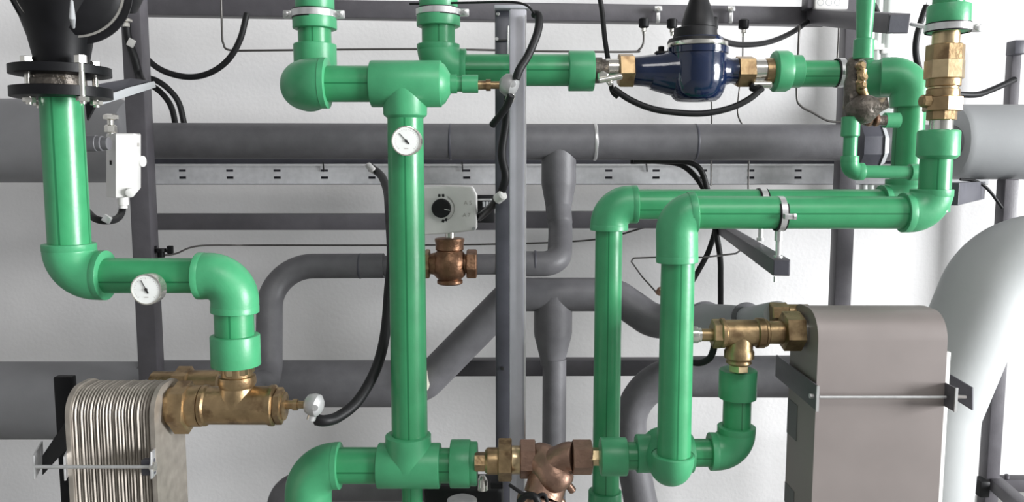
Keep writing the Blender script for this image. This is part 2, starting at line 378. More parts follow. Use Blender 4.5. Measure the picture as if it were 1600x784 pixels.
# right lower pipe with arch
g4 = run('grey_pipe', 'grey pipe arching down behind the bottom green elbow at right', loc=W(1100, 588, 1.85))
p = fillet([W(1262, 588, 1.85), W(985, 588, 1.85), W(985, 700, 1.85), W(1015, 860, 1.85)], [.115, .1], 18)
rr = []
for q in p:
    f = max(0, min(1, (q.x-W(990, 588, 1.85).x)/.13)); z = f
    rr.append(.038+.012*z)
MB().sweep(p, rr, 40).build('pipe', m_grey, g4)
# small grey pipe left, from three-way valve to left exchanger
g5 = run('grey_pipe', 'grey pipe bending down from the bronze valve to the left exchanger', loc=W(520, 415, 1.75))
Ya = 1.75
p = fillet([W(672, 413, Ya), W(600, 415, Ya), W(422, 416, Ya), W(420, 600, 1.62), W(330, 606, 1.33)], [.02, .085, .06], 14)
MB().sweep(p, [.0225]*2+[.0275]*(len(p)-2), 36).build('pipe', m_grey, g5)
Hl(g5, 'weld_ring', m_framed, 415.5, Ya, [(561, 19.4), (562, 20), (564, 20), (565, 19.4)], 36)
# bottom grey pipe
g6 = run('grey_pipe', 'dark grey pipe along the bottom edge behind the lower green tee', loc=W(520, 757, 1.6))
p = fillet([W(742, 760, 1.62), W(442, 760, 1.62), W(438, 860, 1.62)], [.045], 12)
MB().sweep(p, .031, 36).build('pipe', m_grey, g6)

# ================================================================== green pipework
def hp(par, x0, x1, y, r, Y, slope=0, tw=0): return Hl(par, 'pipe', m_pipe, y, Y, [(x0, r), (x1, r)], 48, tw, slope)
def vp(par, x, y0, y1, r, Y, yref=None, tw=0): return Vl(par, 'pipe', m_pipe, x, Y, [(y0, r), (y1, r)], 48, tw, yref)
# G1 left
Y1 = 1.235
q = run('green_pipe_run', 'green pipe run at left dropping from the black flange to the brass tee', loc=W(110, 420, Y1), group='green plastic pipe runs')
vp(q, 104, 150, 395, 31, Y1, yref=300, tw=-.05)
X = W(108, 385, Y1).x; zc = W(108, 430, Y1).z; mm = M(430, Y1)
elbow(q, Vector((X, Y1, W(0, 381, Y1).z)), Vector((X, Y1, zc)), W(166, 430, Y1), 38.5*mm)
hp(q, 160, 320, 430.5, 27.5, Y1, tw=.25)
elbow(q, W(310, 431, Y1), W(367, 431, Y1), W(367, 487, Y1), 36.5*mm)
vp(q, 366, 470, 535, 30, Y1, tw=-.1)
Vl(q, 'coupling', m_fit, 368, Y1, socket(523, 571, 37.5), 44)
# G2 main
Y2 = 1.38; Y3 = 1.50
q = run('green_pipe_run', 'thick green riser in the centre, from top tee to bottom tee', loc=W(638, 450, Y2), group='green plastic pipe runs')
vp(q, 637, 150, 740, 28, Y2, yref=450, tw=-.08)
mm = M(131, Y2)
Hl(q, 'tee', m_fit, 131, Y2, socket(580, 690, 36), 44)
Vl(q, 'tee_branch', m_fit, 633, Y2, [(131, 35), (178, 34), (181, 33), (183, 30), (185, 28)], 44, yref=160)
hp(q, 510, 590, 131, 28, Y2, tw=.05)
c = W(467, 130, Y2); rr_ = 39*M(130, Y2)
back = Vector((c.x, Y3+.001, c.z))
elbow(q, W(512, 130, Y2), c, Vector((c.x, Y3-.045, c.z)), rr_)
xr = back.x
def Xpx(x, yy, Y): return W(x, yy, Y).x
zc2 = c.z
MB().sweep(fillet([Vector((c.x, Y3-.05, zc2)), Vector((c.x, Y3, zc2)), Vector((c.x, Y3, W(0, 69, Y3).z))], .036, 12), 33*M(100, Y3), 40, bev=.0016).build('elbow', m_fit, q)
xa = 800+c.x/M(60, Y3)
vp(q, xa, -60, 100, 25.5, Y3, yref=60, tw=-.1)
Vl(q, 'coupling', m_fit, xa, Y3, socket(16, 46, 34), 40, yref=40)
Vl(q, 'coupling', m_fit, xa, Y3, socket(-20, 16, 30), 40, yref=10)
# right stub of the tee
Hl(q, 'reducer', m_fit, 131, Y2, [(688, 34), (695, 30), (703, 17), (704, 15), (714, 15)], 40)
Hl(q, 'stub_pipe', m_fit, 131, Y2, [(712, 12), (722, 12), (722.5, 14), (747, 14)], 36)
# bottom tee
Hl(q, 'tee', m_fit, 727, Y2, socket(591, 688, 35), 44)
Vl(q, 'tee_branch', m_fit, 638, Y2, [(678, 33), (679.5, 35.5), (727, 35.5)], 44, yref=690)
hp(q, 520, 600, 727, 28, Y2, tw=.05)
mm = M(727, Y2)
elbow(q, W(531, 727, Y2), W(482, 729, Y2), W(482, 800, Y2), 36*mm, R=44*mm)
vp(q, 482, 790, 900, 28, Y2, yref=784)
hp(q, 686, 712, 727, 27, Y2)
Hl(q, 'coupling', m_fit, 724, Y2, socket(704, 735, 37), 44)
Hl(q, 'coupling_rim', m_fit, 724, Y2, socket(734, 746, 34), 44)
vp(q, 644, 740, 900, 16, Y2+.03, yref=770)
# G2b second riser to water meter
q = run('green_pipe_run', 'green pipe from the second top riser to the blue water meter', loc=W(683, 100, Y3), group='green plastic pipe runs')
xb = 685
vp(q, xb, -60, 90, 26, Y3, yref=50, tw=-.1)
Vl(q, 'coupling', m_fit, xb, Y3, socket(14, 42, 34), 40, yref=35)
Vl(q, 'coupling', m_fit, xb, Y3, socket(-20, 14, 30), 40, yref=10)
X = W(xb, 90, Y3).x
elbow(q, Vector((X, Y3, W(0, 70, Y3).z)), Vector((X, Y3, W(0, 110, Y3).z)), W(728, 110, Y3), 33*M(110, Y3))
hp(q, 720, 895, 109.5, 24.5, Y3, tw=.1)
Hl(q, 'coupling', m_fit, 111, Y3, socket(888, 928, 31), 44)
# G2c after the meter
q = run('green_pipe_run', 'green pipe right of the blue meter, dropping through twin elbows and turning back left', loc=W(1420, 200, Y3), group='green plastic pipe runs')
Hl(q, 'coupling', m_fit, 111.5, Y3, [(1206, 26), (1208, 30), (1210, 31.5), (1228, 31.5), (1233, 29), (1234, 25), (1250, 25), (1252, 22)], 44)
hp(q, 1248, 1350, 115, 20.5, Y3, tw=.3)
Y5 = 1.43
mm = M(122, Y3)
# elbow turning forward, then elbow down
c1 = W(1378, 125, Y3); z5 = c1.z
xv = W(1418, 240, Y5).x
MB().sweep(fillet([W(1340, 117, Y3), W(1352, 120, Y3), Vector((xv-.05, Y3, z5)), Vector((xv-.012, Y5+.03, z5))], [.03, .03], 10), 29*mm, 40, bev=.0016).build('elbow', m_fit, q)
MB().sweep(fillet([Vector((xv-.045, Y5+.02, z5)), Vector((xv, Y5, z5)), Vector((xv, Y5, W(0, 168, Y5).z))], .034, 12), 30*M(130, Y5), 40, bev=.0016).build('elbow', m_fit, q)
vp(q, 1418, 150, 300, 23, Y5, yref=240, tw=-.25)
zh = W(0, 319, Y5).z
elbow(q, Vector((xv, Y5, W(0, 280, Y5).z)), Vector((xv, Y5, zh)), W(1376, 319, Y5), 30*M(300, Y5))
hp(q, 985, 1385, 319, 23.5, Y5, tw=.35)
c3 = W(952, 320, Y5)
elbow(q, W(995, 319, Y5), c3, Vector((c3.x, Y5, W(0, 359, Y5).z)), 29.5*M(320, Y5))
xg = 800+c3.x/M(392, Y5)
Vl(q, 'pipe', m_pipe, xg, Y5, [(350, 21), (800, 21)], 48, .12, yref=392)
Vl(q, 'coupling', m_fit, xg-6, Y5, socket(766, 830, 26), 40, yref=784)
# G4 front right
Y4 = 1.19; Y6 = 1.27
q = run('green_pipe_run', 'frontmost green pipe run at right, from brass check valve to bottom elbow', loc=W(1056, 500, Y4), group='green plastic pipe runs')
xr4 = W(1458, 300, Y4).x
Vl(q, 'coupling', m_fit, 1466, Y4, [(203, 27), (204.5, 30), (207, 31), (243, 31), (247, 27), (249, 24)], 44, yref=225)
vp(q, 1461, 240, 330, 23.5, Y4, yref=280, tw=.35)
z4 = W(0, 332, Y4).z; X = W(1455, 310, Y4).x
elbow(q, Vector((X, Y4, W(0, 296, Y4).z)), Vector((X, Y4, z4)), W(1410, 332, Y4), 31*M(332, Y4))
hp(q, 1080, 1420, 332, 25.5, Y4, tw=0.02)
cc = W(1052, 334, Y4); xm = W(1056, 500, Y4).x
elbow(q, W(1086, 332, Y4), Vector((xm-.002, Y4, cc.z)), Vector((xm, Y4, W(0, 409, Y4).z)), 32.5*M(350, Y4), R=.0312)
vp(q, 1056, 400, 730, 26, Y4, yref=560, tw=.0)
zb = W(0, 735, Y4).z
MB().sweep(fillet([Vector((xm, Y4, W(0, 709, Y4).z)), Vector((xm, Y4, zb)), Vector((xm, Y6+.02, zb+.005))], .034, 14), 33*M(735, Y4), 40, bev=.0016).build('elbow', m_fit, q)
yb = 708
Hl(q, 'tee', m_fit, yb, Y6, socket(994, 1082, 29.5), 44)
Hl(q, 'coupling', m_fit, 713, Y6, socket(938, 979, 29.5), 44)
hp(q, 976, 1000, 712, 21.5, Y6)
hp(q, 1078, 1118, 707, 21.5, Y6, tw=.1)
X = W(1150, 690, Y6).x; mm = M(705, Y6)
elbow(q, W(1109, 705, Y6), Vector((X, Y6, W(0, 705, Y6).z)), Vector((X, Y6, W(0, 666, Y6).z)), 29*mm)
xv6 = 800+X/M(640, Y6)
vp(q, xv6, 610, 672, 21.5, Y6, yref=640, tw=-.1)
Vl(q, 'coupling', m_fit, 800+X/M(600, Y6), Y6, socket(577, 622, 29), 44)
# G5 top right riser (above brass)
q = run('green_pipe_run', 'short green riser above the brass check valve at the top right', loc=W(1482, 10, Y4), group='green plastic pipe runs')
vp(q, 1482, -60, 20, 23, Y4, yref=5)
Vl(q, 'coupling', m_fit, 1482, Y4, socket(8, 50, 31.5), 44, yref=30)
# G6 thin bypass
Y7 = 1.30
q = run('green_bypass_pipe', 'thin green bypass pipe looping below the grimy valve to the riser', loc=W(1330, 230, Y7))
Vl(q, 'pipe', m_fit, 1350, Y7, [(-60, 14), (5, 14), (60, 11.5), (62, 15), (92, 15.5), (93, 13)], 32, yref=60)
Vl(q, 'socket', m_fit, 1329, Y7, [(182, 9), (183, 14), (212, 14), (214, 12)], 32, yref=195)
z7 = W(0, 268, Y7).z; X = W(1328, 240, Y7).x
MB().sweep([Vector((X, Y7, W(0, 205, Y7).z)), Vector((X, Y7, W(0, 250, Y7).z))], 10.5*M(230, Y7), 28).build('pipe', m_fit, q)
elbow(q, Vector((X, Y7, W(0, 244, Y7).z)), Vector((X, Y7, z7)), W(1348, 268, Y7), 13.5*M(268, Y7))
Hl(q, 'pipe', m_fit, 268, Y7, [(1340, 10), (1422, 10)], 28, slope=1)
Hl(q, 'socket', m_fit, 269, Y7, [(1420, 10), (1421, 13), (1436, 13), (1440, 11), (1447, 12)], 28)
Hl(q, 'side_socket', m_fit, 188, 1.36, [(1381, 10), (1382, 12), (1404, 12), (1405, 9)], 28)

# ================================================================== brass tees, valves
def adapter(par, x, Y, y0, y1, r, m=m_brass): pass
# left brass tee + sensor
YT = 1.235
t = thing('brass_tee', 'large brass tee between the left exchanger and the green coupling', 'pipe fitting', W(370, 633, YT))
Hl(t, 'body', m_brass, 633, YT, [(316, 30), (318, 32), (324, 32), (327, 29.5), (420, 30), (423, 32), (429, 32), (431, 29)], 40)
Vl(t, 'branch', m_brass, 371, YT, [(572, 24), (586, 24), (587, 28), (598, 29), (604, 26), (618, 29), (633, 30)], 40)
hexv(t, 'union_nut', m_brassl, 370, YT, 570, 583, 27)
Hl(t, 'threaded_adapter', m_brass, 634, YT, [(243, 25), (262, 25), (263, 30), (276, 30)], 36)
hexn(t, 'union_nut', m_brass, 636, YT, 274, 299, 41)
Hl(t, 'union_sleeve', m_brass, 634, YT, [(298, 32), (316, 32)], 36)
hexn(t, 'plug_nut', m_brass, 634, YT, 431, 443, 29)
Hl(t, 'plug_bush', m_brass, 634, YT, [(441, 18), (443, 22), (446, 22), (447, 16)], 30)
def sensor(label, x, y, Y, s=1.0, a0=446, nip=20, m=m_alu, tilt=0, tail=True):
    t = thing('temperature_sensor', label, 'sensor', W(x, y, Y), 'pipe temperature sensors with metal heads')
    Hl(t, 'stem', m_brass, y, Y, [(a0, 7*s), (a0+nip*.5, 7*s), (a0+nip*.5+.3, 9*s), (a0+nip*.8, 9*s), (a0+nip*.8+.3, 6*s), (x-8*s, 6*s)], 20)
    c = W(x, y, Y); mm = M(y, Y)*s
    R = Matrix.Rotation(tilt, 3, 'Y')
    MB().lathe(c+R @ Vector((-2*mm, 0, 0)), R @ Vector((1, -.25, -.1)), [(-14*mm, 8*mm), (-9*mm, 15*mm), (0, 18*mm), (8*mm, 17*mm), (13*mm, 11*mm), (14*mm, 4*mm)], 24).build('head', m, t)
    MB().lathe(c+Vector((4*mm, -15*mm, 0)), (0, -1, 0), [(0, 5*mm), (3*mm, 5*mm), (3.2*mm, 2*mm)], 12).build('head_screw', m_zinc, t)
    return t
s1 = sensor('metal sensor head screwed into the end of the left brass tee', 492, 632, YT, a0=446, nip=24)
MB().lathe(W(488, 648, YT), (-.3, 0, -1), [(0, .007), (.008, .007), (.009, .005)], 14).build('cable_gland', m_zinc, s1)
s2 = sensor('shiny sensor head in front of the pale post by the top green tee', 797, 133, Y2, 1.0, a0=746, nip=26, tilt=.3)
MB().lathe(W(799, 147, Y2), (-.35, 0, -1), [(0, .008), (.012, .008), (.014, .005)], 14).build('cable_gland', m_chrome, s2)

# right brass tee
YR = 1.24
t = thing('brass_tee', 'brass tee above the right green coupling, joined to the right exchanger', 'pipe fitting', W(1157, 520, YR))
Hl(t, 'body', m_brass, 520, YR, [(1124, 21), (1126, 23.5), (1131, 23.5), (1133, 21), (1180, 21), (1182, 24), (1192, 24), (1194, 22), (1197, 22), (1199, 20)], 36)
Vl(t, 'branch', m_brass, 1155, YR, [(520, 20), (545, 21), (548, 23), (558, 23), (562, 19), (566, 20), (570, 15)], 36)
hexv(t, 'adapter_nut', m_brassl, 1154, YR, 564, 580, 16)
hexn(t, 'plug_nut', m_brass, 521, YR, 1112, 1126, 23)
Hl(t, 'sleeve', m_brass, 519, YR, [(1198, 18), (1226, 18)], 30)
hexn(t, 'union_nut', m_brass, 517, YR, 1222, 1252, 31)
Hl(t, 'steel_nipple', m_chrome, 516, YR, [(1250, 21), (1290, 21)], 36)
s3 = thing('temperature_sensor', 'nickel sensor nipple at the left end of the right brass tee', 'sensor', W(1098, 523, YR), 'pipe temperature sensors with metal heads')
Hl(s3, 'stem', m_brass, 523, YR, [(1094, 10), (1113, 10)], 24)
Hl(s3, 'head', m_chrome, 523, YR, [(1072, 10), (1078, 13), (1090, 13), (1091, 11), (1095, 11)], 24)
t = thing('brass_union', 'brass union nut at the rear port of the right exchanger', 'pipe fitting', W(1220, 488, 1.285), 'rear port unions')
hexn(t, 'union_nut', m_brass, 489, 1.285, 1203, 1230, 17)
Hl(t, 'sleeve', m_brass, 488, 1.285, [(1228, 13), (1262, 13)], 28)
t = thing('brass_union', 'dull union behind the left brass tee at the rear port of the left exchanger', 'pipe fitting', W(285, 596, 1.33), 'rear port unions')
hexn(t, 'union_nut', m_brass, 603, 1.33, 276, 300, 31)
Hl(t, 'sleeve', m_brass, 603, 1.33, [(240, 23), (278, 23)], 28); Hl(t, 'sleeve', m_brass, 604, 1.33, [(299, 26), (345, 26)], 28)

# three-way bronze valve + white actuator
YV = 1.72
t = thing('bronze_valve', 'round bronze valve below the white knob actuator', 'valve', W(702, 412, YV))
MB().lathe(W(703, 444, YV), (0, 0, 1), [((444-y)*M(412, YV), r*M(412, YV)) for y, r in ((444, 17), (442, 20), (438, 20), (436, 18), (430, 24), (420, 27.5), (408, 28), (398, 25), (392, 20.5), (391, 20), (389, 22), (378, 22), (376, 23), (372, 23), (371, 20))], 36).build('body', m_bronze, t)
Hl(t, 'side_port', m_bronze, 412, YV, [(665, 15), (668, 15), (690, 20), (715, 20), (728, 15), (734, 15)], 32)
hexn(t, 'union_nut', m_bronze, 412, YV, 729, 745, 23)
hexn(t, 'union_nut', m_brass, 412, YV, 664, 672, 23)
Vl(t, 'stem', m_chrome, 703, YV, [(362, 8), (374, 8)], 20)
YA = 1.66
t = thing('valve_actuator', 'white box actuator with a round black knob in the middle', 'actuator', W(704, 328, YA))
a = W(652, 296, YA); 
def quadbox(par, name, m, cs, Y, dep, bev=.004):
    P = [W(x, y, Y) for x, y in cs]; c = sum(P, Vector())/len(P)
    mb = MB()
    def lp(ins, yy): return [p_+(c-p_).normalized()*ins+Vector((0, yy, 0)) for p_ in P]
    mb.rings([lp(bev, 0), lp(bev*.3, bev*.3), lp(0, bev), lp(0, dep)], (True, True), True)
    return mb.build(name, m, par, 50)
def rcorner(cs, r=4, n=4):
    out = []; k = len(cs)
    for i in range(k):
        p0, p1, p2 = Vector(cs[i-1]), Vector(cs[i]), Vector(cs[(i+1) % k])
        a_, b_ = p1+(p0-p1).normalized()*r, p1+(p2-p1).normalized()*r
        for j in range(n+1):
            f = j/n; out.append(tuple((1-f)**2*a_+2*f*(1-f)*p1+f*f*b_))
    return out
quadbox(t, 'housing', m_white, rcorner([(648, 293), (700, 290), (737, 292), (744, 306), (744, 360), (700, 365), (648, 368)], 3), YA, .06)
kc = W(690, 325, YA)
MB().lathe(kc, (0, -1, 0), [(-.001, .0235), (.001, .0235), (.0015, .0225)], 40).build('dial_ring', m_white, t)
kn = MB().lathe(kc, (0, -1, 0), [(0, .0212), (.001, .0212), (.0012, .0200), (.002, .02), (.014, .0195), (.016, .017)], 40).build('knob', m_black, t)
MB().bar(kc+Vector((.007, -.0165, -.0015)), kc+Vector((.0185, -.0165, -.004)), .0016, .001, bev=0).build('knob_pointer', m_white, kn)
mb = MB()
for k in range(20):
    a0 = -1.1+k*.11
    c0 = kc+Vector((.0268*math.cos(a0), -.0018, .0268*math.sin(a0))); c1_ = kc+Vector((.0268*math.cos(a0+.11), -.0018, .0268*math.sin(a0+.11)))
    mb.bar(c0, c1_, .001, .0008, up=(0, -1, 0), bev=0)
mb.build('printed_arc', m_inkf, t)
for (x, y) in ((686.5, 305.5), (692.5, 305.5), (692.5, 345), (697, 343)):
    MB().box(W(x, y, YA-.0005), (.0026, .0008, .0032), Matrix.Rotation(.3 if y > 320 else 0, 3, 'Y'), .0006).build('printed_mark', m_ink, t)
def text(par, name, s, loc, size, m):
    cu = bpy.data.curves.new(name, 'FONT'); cu.body = s; cu.size = size; cu.extrude = .0002; cu.align_x = 'CENTER'; cu.align_y = 'CENTER'; cu.materials.append(m)
    tmp = bpy.data.objects.new('tmp', cu); me = bpy.data.meshes.new_from_object(tmp); bpy.data.objects.remove(tmp); me.materials.clear(); me.materials.append(m); o = bpy.data.objects.new(name, me); COL.objects.link(o); o.location = loc; o.rotation_euler = (math.pi/2, 0, 0)
    if par: o.parent = par; o.matrix_parent_inverse = Matrix.Translation(-par.location)
    return o
text(t, 'printed_lettering', 'A S', W(731, 317, YA-.0006), .012, m_inkf)
text(t, 'printed_lettering', 'A 7', W(729, 336, YA-.0006), .011, m_inkf)
MB().lathe(W(740, 357, YA), (0, -1, 0), [(-.001, .0035), (.002, .0035), (.0022, .002)], 14).build('cover_screw', m_greyl, t)
t = thing('terminal_block', 'black terminal block with grey connectors right of the white actuator', 'connector', W(760, 325, 1.74))
MB().box(W(757, 326, 1.76), (.022, .012, .030), None, .002).build('housing', m_black, t)
MB().bar(W(744, 312, 1.735), W(768, 312, 1.735), .003, .004, bev=.0005).build('rail', m_zinc, t)
for k in range(3): MB().box(W(756+k*5, 319, 1.74), (.0028, .004, .006), None, .0005).build('terminal', m_greyl, t)

# left white junction box, with fittings
YJ = 1.42
t = thing('junction_box', 'white angular plastic switch box right of the left green riser', 'switch box', W(198, 260, YJ))
P = [(166, 214, YJ+.06), (183, 212, YJ), (211, 210, YJ), (219, 212, YJ+.03)]
xs = [(166, YJ+.05), (181, YJ-.01), (209, YJ), (220, YJ+.03), (220, YJ+.07), (166, YJ+.08)]
def pr(y, shr=0): return [W(x, y+(0 if i < 3 else 0), Yq) for i, (x, Yq) in enumerate(xs)]
low = [306, 308, 306, 293, 293, 306]
top_ = [209, 208, 208, 210, 208, 208]
r0 = [W(x, top_[i]+2, Yq) for i, (x, Yq) in enumerate(xs)]; r1 = [W(x, low[i], Yq) for i, (x, Yq) in enumerate(xs)]
cen = sum(r0, Vector())/6; cen1 = sum(r1, Vector())/6
MB().rings([[p_+(cen-p_)*.06+Vector((0, 0, .002)) for p_ in r0], r0, r1, [p_+(cen1-p_)*.06-Vector((0, 0, .002)) for p_ in r1]], smooth=False).build('housing', m_white, t)
MB().lathe(W(219, 252, YJ+.03), (1, -.2, 0), [(0, .010), (.006, .010), (.007, .008)], 20).build('side_plug', m_white, t)
MB().lathe(W(204, 300, YJ-.004), (.3, -1, -.3), [(0, .008), (.006, .008), (.007, .006)], 16).build('cable_plug', m_white, t)
MB().lathe(W(192, 308, YJ+.02), (0, 0, -1), [(0, .009), (.014, .009), (.015, .007), (.02, .007)], 18).build('cable_gland', m_white, t)
MB().box(W(174, 254, YJ+.018), (.0012, .004, .004)).build('slot', m_ink, t)
MB().box(W(216, 226, YJ+.016), (.001, .002, .003)).build('latch', m_inkf, t)
t = thing('pipe_stub', 'short dark green-grey stub pipe joining the left riser to the white switch box', 'pipe fitting', W(148, 224, 1.4))
Hl(t, 'stub', m_grey, 224, 1.40, [(128, 13), (152, 13), (153, 12), (160, 12), (161, 10), (170, 10)], 28)
t = thing('threaded_fitting', 'shiny bolted fitting on top of the white switch box', 'pipe fitting', W(175, 200, YJ+.03))
Vl(t, 'nut', m_chrome, 173, YJ+.03, [(178, 7), (180, 11), (186, 11), (188, 6)], 6)
Vl(t, 'stud', m_chrome, 173, YJ+.03, [(184, 5), (210, 5)], 16)
Vl(t, 'lower_nut', m_chrome, 173, YJ+.03, [(195, 7), (197, 9), (206, 9), (208, 6)], 6)

# black pump body and flanges, top left
YF = 1.235
t = thing('black_pump', 'black cast iron pump body above the bolted flange at top left', 'pump', W(98, 60, YF))
Vl(t, 'volute_neck', m_blackp, 95, YF, [(-80, 78), (-20, 74), (5, 66), (30, 55), (60, 46), (90, 40), (104, 38)], 40, yref=60)
dc = W(108, -22, YF-.03); dn = Vector((.35, -1, -.1))
MB().lathe(dc, dn, [(-.09, .074), (-.02, .083), (-.012, .083), (-.012, .070), (.004, .070), (.010, .06)], 48).build('casing_disc', m_blackp, t)
MB().lathe(dc, dn, [(-.006, .0702), (-.006, .0735), (.001, .0735), (.001, .0702)], 56, cap=(False, False)).build('casing_rim', m_chrome, t)
MB().sweep([W(112, 0, YF-.075), W(113, 28, YF-.068), W(115, 44, YF-.055)], [.002, .0045, .002], 10, bev=.001).build('casing_rib', m_greyl, t)
MB().lathe(W(165, -25, YF+.10), (1, .1, 0), [(-.03, .05), (.04, .045), (.05, .03)], 32).build('motor_housing', m_blackp, t)
t = thing('pipe_flange', 'upper black flange ring above the gap at top left', 'flange', W(96, 112, YF), 'bolted pipe flanges')
Vl(t, 'ring', m_blackp, 95, YF, [(104, 67), (105, 72), (118, 72), (119, 68)], 56)
t2 = thing('pipe_flange', 'lower black flange ring on top of the left green riser', 'flange', W(96, 145, YF), 'bolted pipe flanges')
Vl(t2, 'ring', m_blackp, 97, YF, [(137, 67), (138, 72), (153, 72), (154, 69)], 56)
Vl(t2, 'gasket_neck', m_dirty, 90, YF, [(117, 36), (124, 36), (125, 41), (138, 41)], 40)
for i, (dx, dy) in enumerate(((44, -.030), (128, -.042), (149, .030), (60, .045))):
    cy = YF+dy; cx = W(dx, 130, cy).x
    b = thing('flange_bolt', ['zinc bolt at the front left of the black flanges', 'zinc bolt at the front right of the black flanges', 'zinc bolt at the back right of the black flanges', 'zinc bolt at the back left of the black flanges'][i], 'bolt', (cx, cy, W(0, 130, cy).z), 'zinc bolts clamping the black flanges')
    z0, z1 = W(0, 104, YF).z, W(0, 155, YF).z
    MB().lathe((cx, cy, z0), (0, 0, 1), [(0, .009), (.0105, .009), (.0115, .008)], 6, rot=.3).build('head', m_chrome, b)
    MB().lathe((cx, cy, z0+.01), (0, 0, -1), [(0, .0045), (z0-z1+.02, .0045)], 14).build('shank', m_chrome, b)
    MB().lathe((cx, cy, z1), (0, 0, -1), [(0, .009), (.006, .009), (.007, .008)], 6, rot=.1).build('nut', m_chrome, b)
# bar/lever from flange to right
t = thing('support_strap', 'tapered pale metal strap from the black flange past the left post', 'bracket', W(200, 145, 1.35))
mb = MB(); A = [W(152, 148, 1.30), W(165, 163, 1.30), W(243, 135, 1.46), W(240, 127, 1.46), W(200, 137, 1.40)]
mb.prism([W(160, 152, 1.30), W(152, 165, 1.30), W(200, 149, 1.38), W(242, 136, 1.44), W(240, 127, 1.44), (W(200, 137, 1.38))], (0, .004, 0)); mb.build('strap', m_greyl, t)
mb = MB(); mb.prism([W(150, 132, 1.40), W(205, 122, 1.44), W(232, 126, 1.46), W(190, 140, 1.40), W(150, 150, 1.36)], (0, .006, 0)); mb.build('rear_web', m_framed, t)
mb = MB(); mb.prism([W(132, 156, 1.36), W(152, 158, 1.36), W(136, 188, 1.36)], (0, .006, 0)); mb.build('gusset', m_blackp, t)

# ================================================================== water meter
YM = Y3
t = thing('water_meter', 'dark blue water meter with a black cap between green pipes', 'water meter', W(1080, 110, YM))
mm = M(110, YM)
mb = MB()
a = W(986, 111, YM)
mb.lathe(a, (1, 0, 0), [((x-986)*mm, r*mm) for x, r in ((986, 19), (990, 22), (1005, 23.5), (1030, 27), (1050, 32), (1075, 37), (1100, 36), (1120, 30), (1134, 22), (1142, 19), (1150, 20), (1154, 19))], 40)
mb.lathe(W(1090, 60, YM), (0, 0, -1), [(0, 38*mm), (10*mm, 42*mm), (22*mm, 44*mm), (40*mm, 46*mm), (58*mm, 47*mm), (72*mm, 45*mm), (84*mm, 41*mm), (92*mm, 36*mm), (96*mm, 30*mm), (97*mm, 12*mm)], 44)
mb.sweep([W(1020, 116, YM), W(1050, 122, YM), W(1085, 124, YM)], [24*mm, 27*mm, 30*mm], 36)
mb.build('body', m_blue, t)
MB().lathe(W(1090, 86, YM), (0, 0, 1), [(0, 43*mm), (1*mm, 47*mm), (10*mm, 47*mm), (11*mm, 44*mm)], 44).build('flange', m_blue, t)
MB().lathe(W(1090, 74, YM), (0, 0, 1), [(0, 45*mm), (2*mm, 46*mm), (6*mm, 46*mm), (7*mm, 43*mm)], 44).build('chrome_ring', m_chrome, t)
MB().lathe(W(1086, 68, YM), (0, 0, 1), [(0, 43*mm), (6*mm, 41*mm), (7*mm, 34*mm), (22*mm, 33*mm), (24*mm, 28*mm)], 36).build('register_base', m_black, t)
MB().lathe(W(1091, 46, YM), (0, 0, 1), [(0, 23*mm), (3*mm, 26*mm), (10*mm, 26*mm), (28*mm, 21*mm), (38*mm, 17*mm), (44*mm, 15*mm), (50*mm, 14*mm), (54*mm, 10*mm), (55*mm, 2*mm)], 28).build('register_cap', m_black, t)
MB().box(W(1112, 38, YM), (.010, .012, .012), None, .004).build('cap_hinge', m_black, t)
MB().lathe(W(1033, 80, YM), (0, 0, 1), [(0, .006), (.008, .006), (.009, .004)], 6).build('seal_screw', m_blackp, t)
MB().box(W(1042, 84, YM), (.022, .01, .004), None, .002).build('seal_lug', m_blackp, t)
t = thing('brass_union', 'brass union and ball tap left of the blue water meter', 'pipe fitting', W(958, 110, YM), 'meter unions')
Hl(t, 'sleeve', m_dirty, 110, YM, [(926, 20), (940, 20), (941, 17), (950, 17)], 30)
Hl(t, 'nickel_sleeve', m_chrome, 107, YM, [(946, 15), (968, 15)], 30)
hexn(t, 'union_nut', m_brass, 110, YM, 966, 990, 27)
MB().sweep([W(936, 126, YM-.03), W(972, 119, YM-.03)], .0055, 14, bev=.001).build('tap_lever', m_chrome, t)
MB().lathe(W(941, 121, YM-.015), (0, -1, 0), [(0, .011), (.012, .011), (.014, .008)], 6).build('tap_hub', m_chrome, t)
MB().sweep([W(944, 118, YM-.02), W(955, 132, YM-.03)], .005, 12, bev=.001).build('tap_stub', m_chrome, t)
t = thing('brass_union', 'dull hexagonal union and nickel sleeve right of the blue meter', 'pipe fitting', W(1180, 112, YM), 'meter unions')
hexn(t, 'union_nut', m_brass, 112, YM, 1150, 1177, 25)
Hl(t, 'nickel_sleeve', m_chrome, 110, YM, [(1175, 17), (1197, 17)], 30)
Hl(t, 'sleeve', m_brass, 112, YM, [(1195, 20), (1203, 21), (1210, 21)], 30)
MB().sweep([W(1176, 132, YM-.015), W(1206, 132, YM-.02)], .007, 12, bev=.002).build('tap_lever', m_chrome, t)
MB().sweep([W(1173, 134, YM-.01), W(1190, 140, YM-.02)], .009, 10, bev=.002).build('hose_tail', m_black, t)

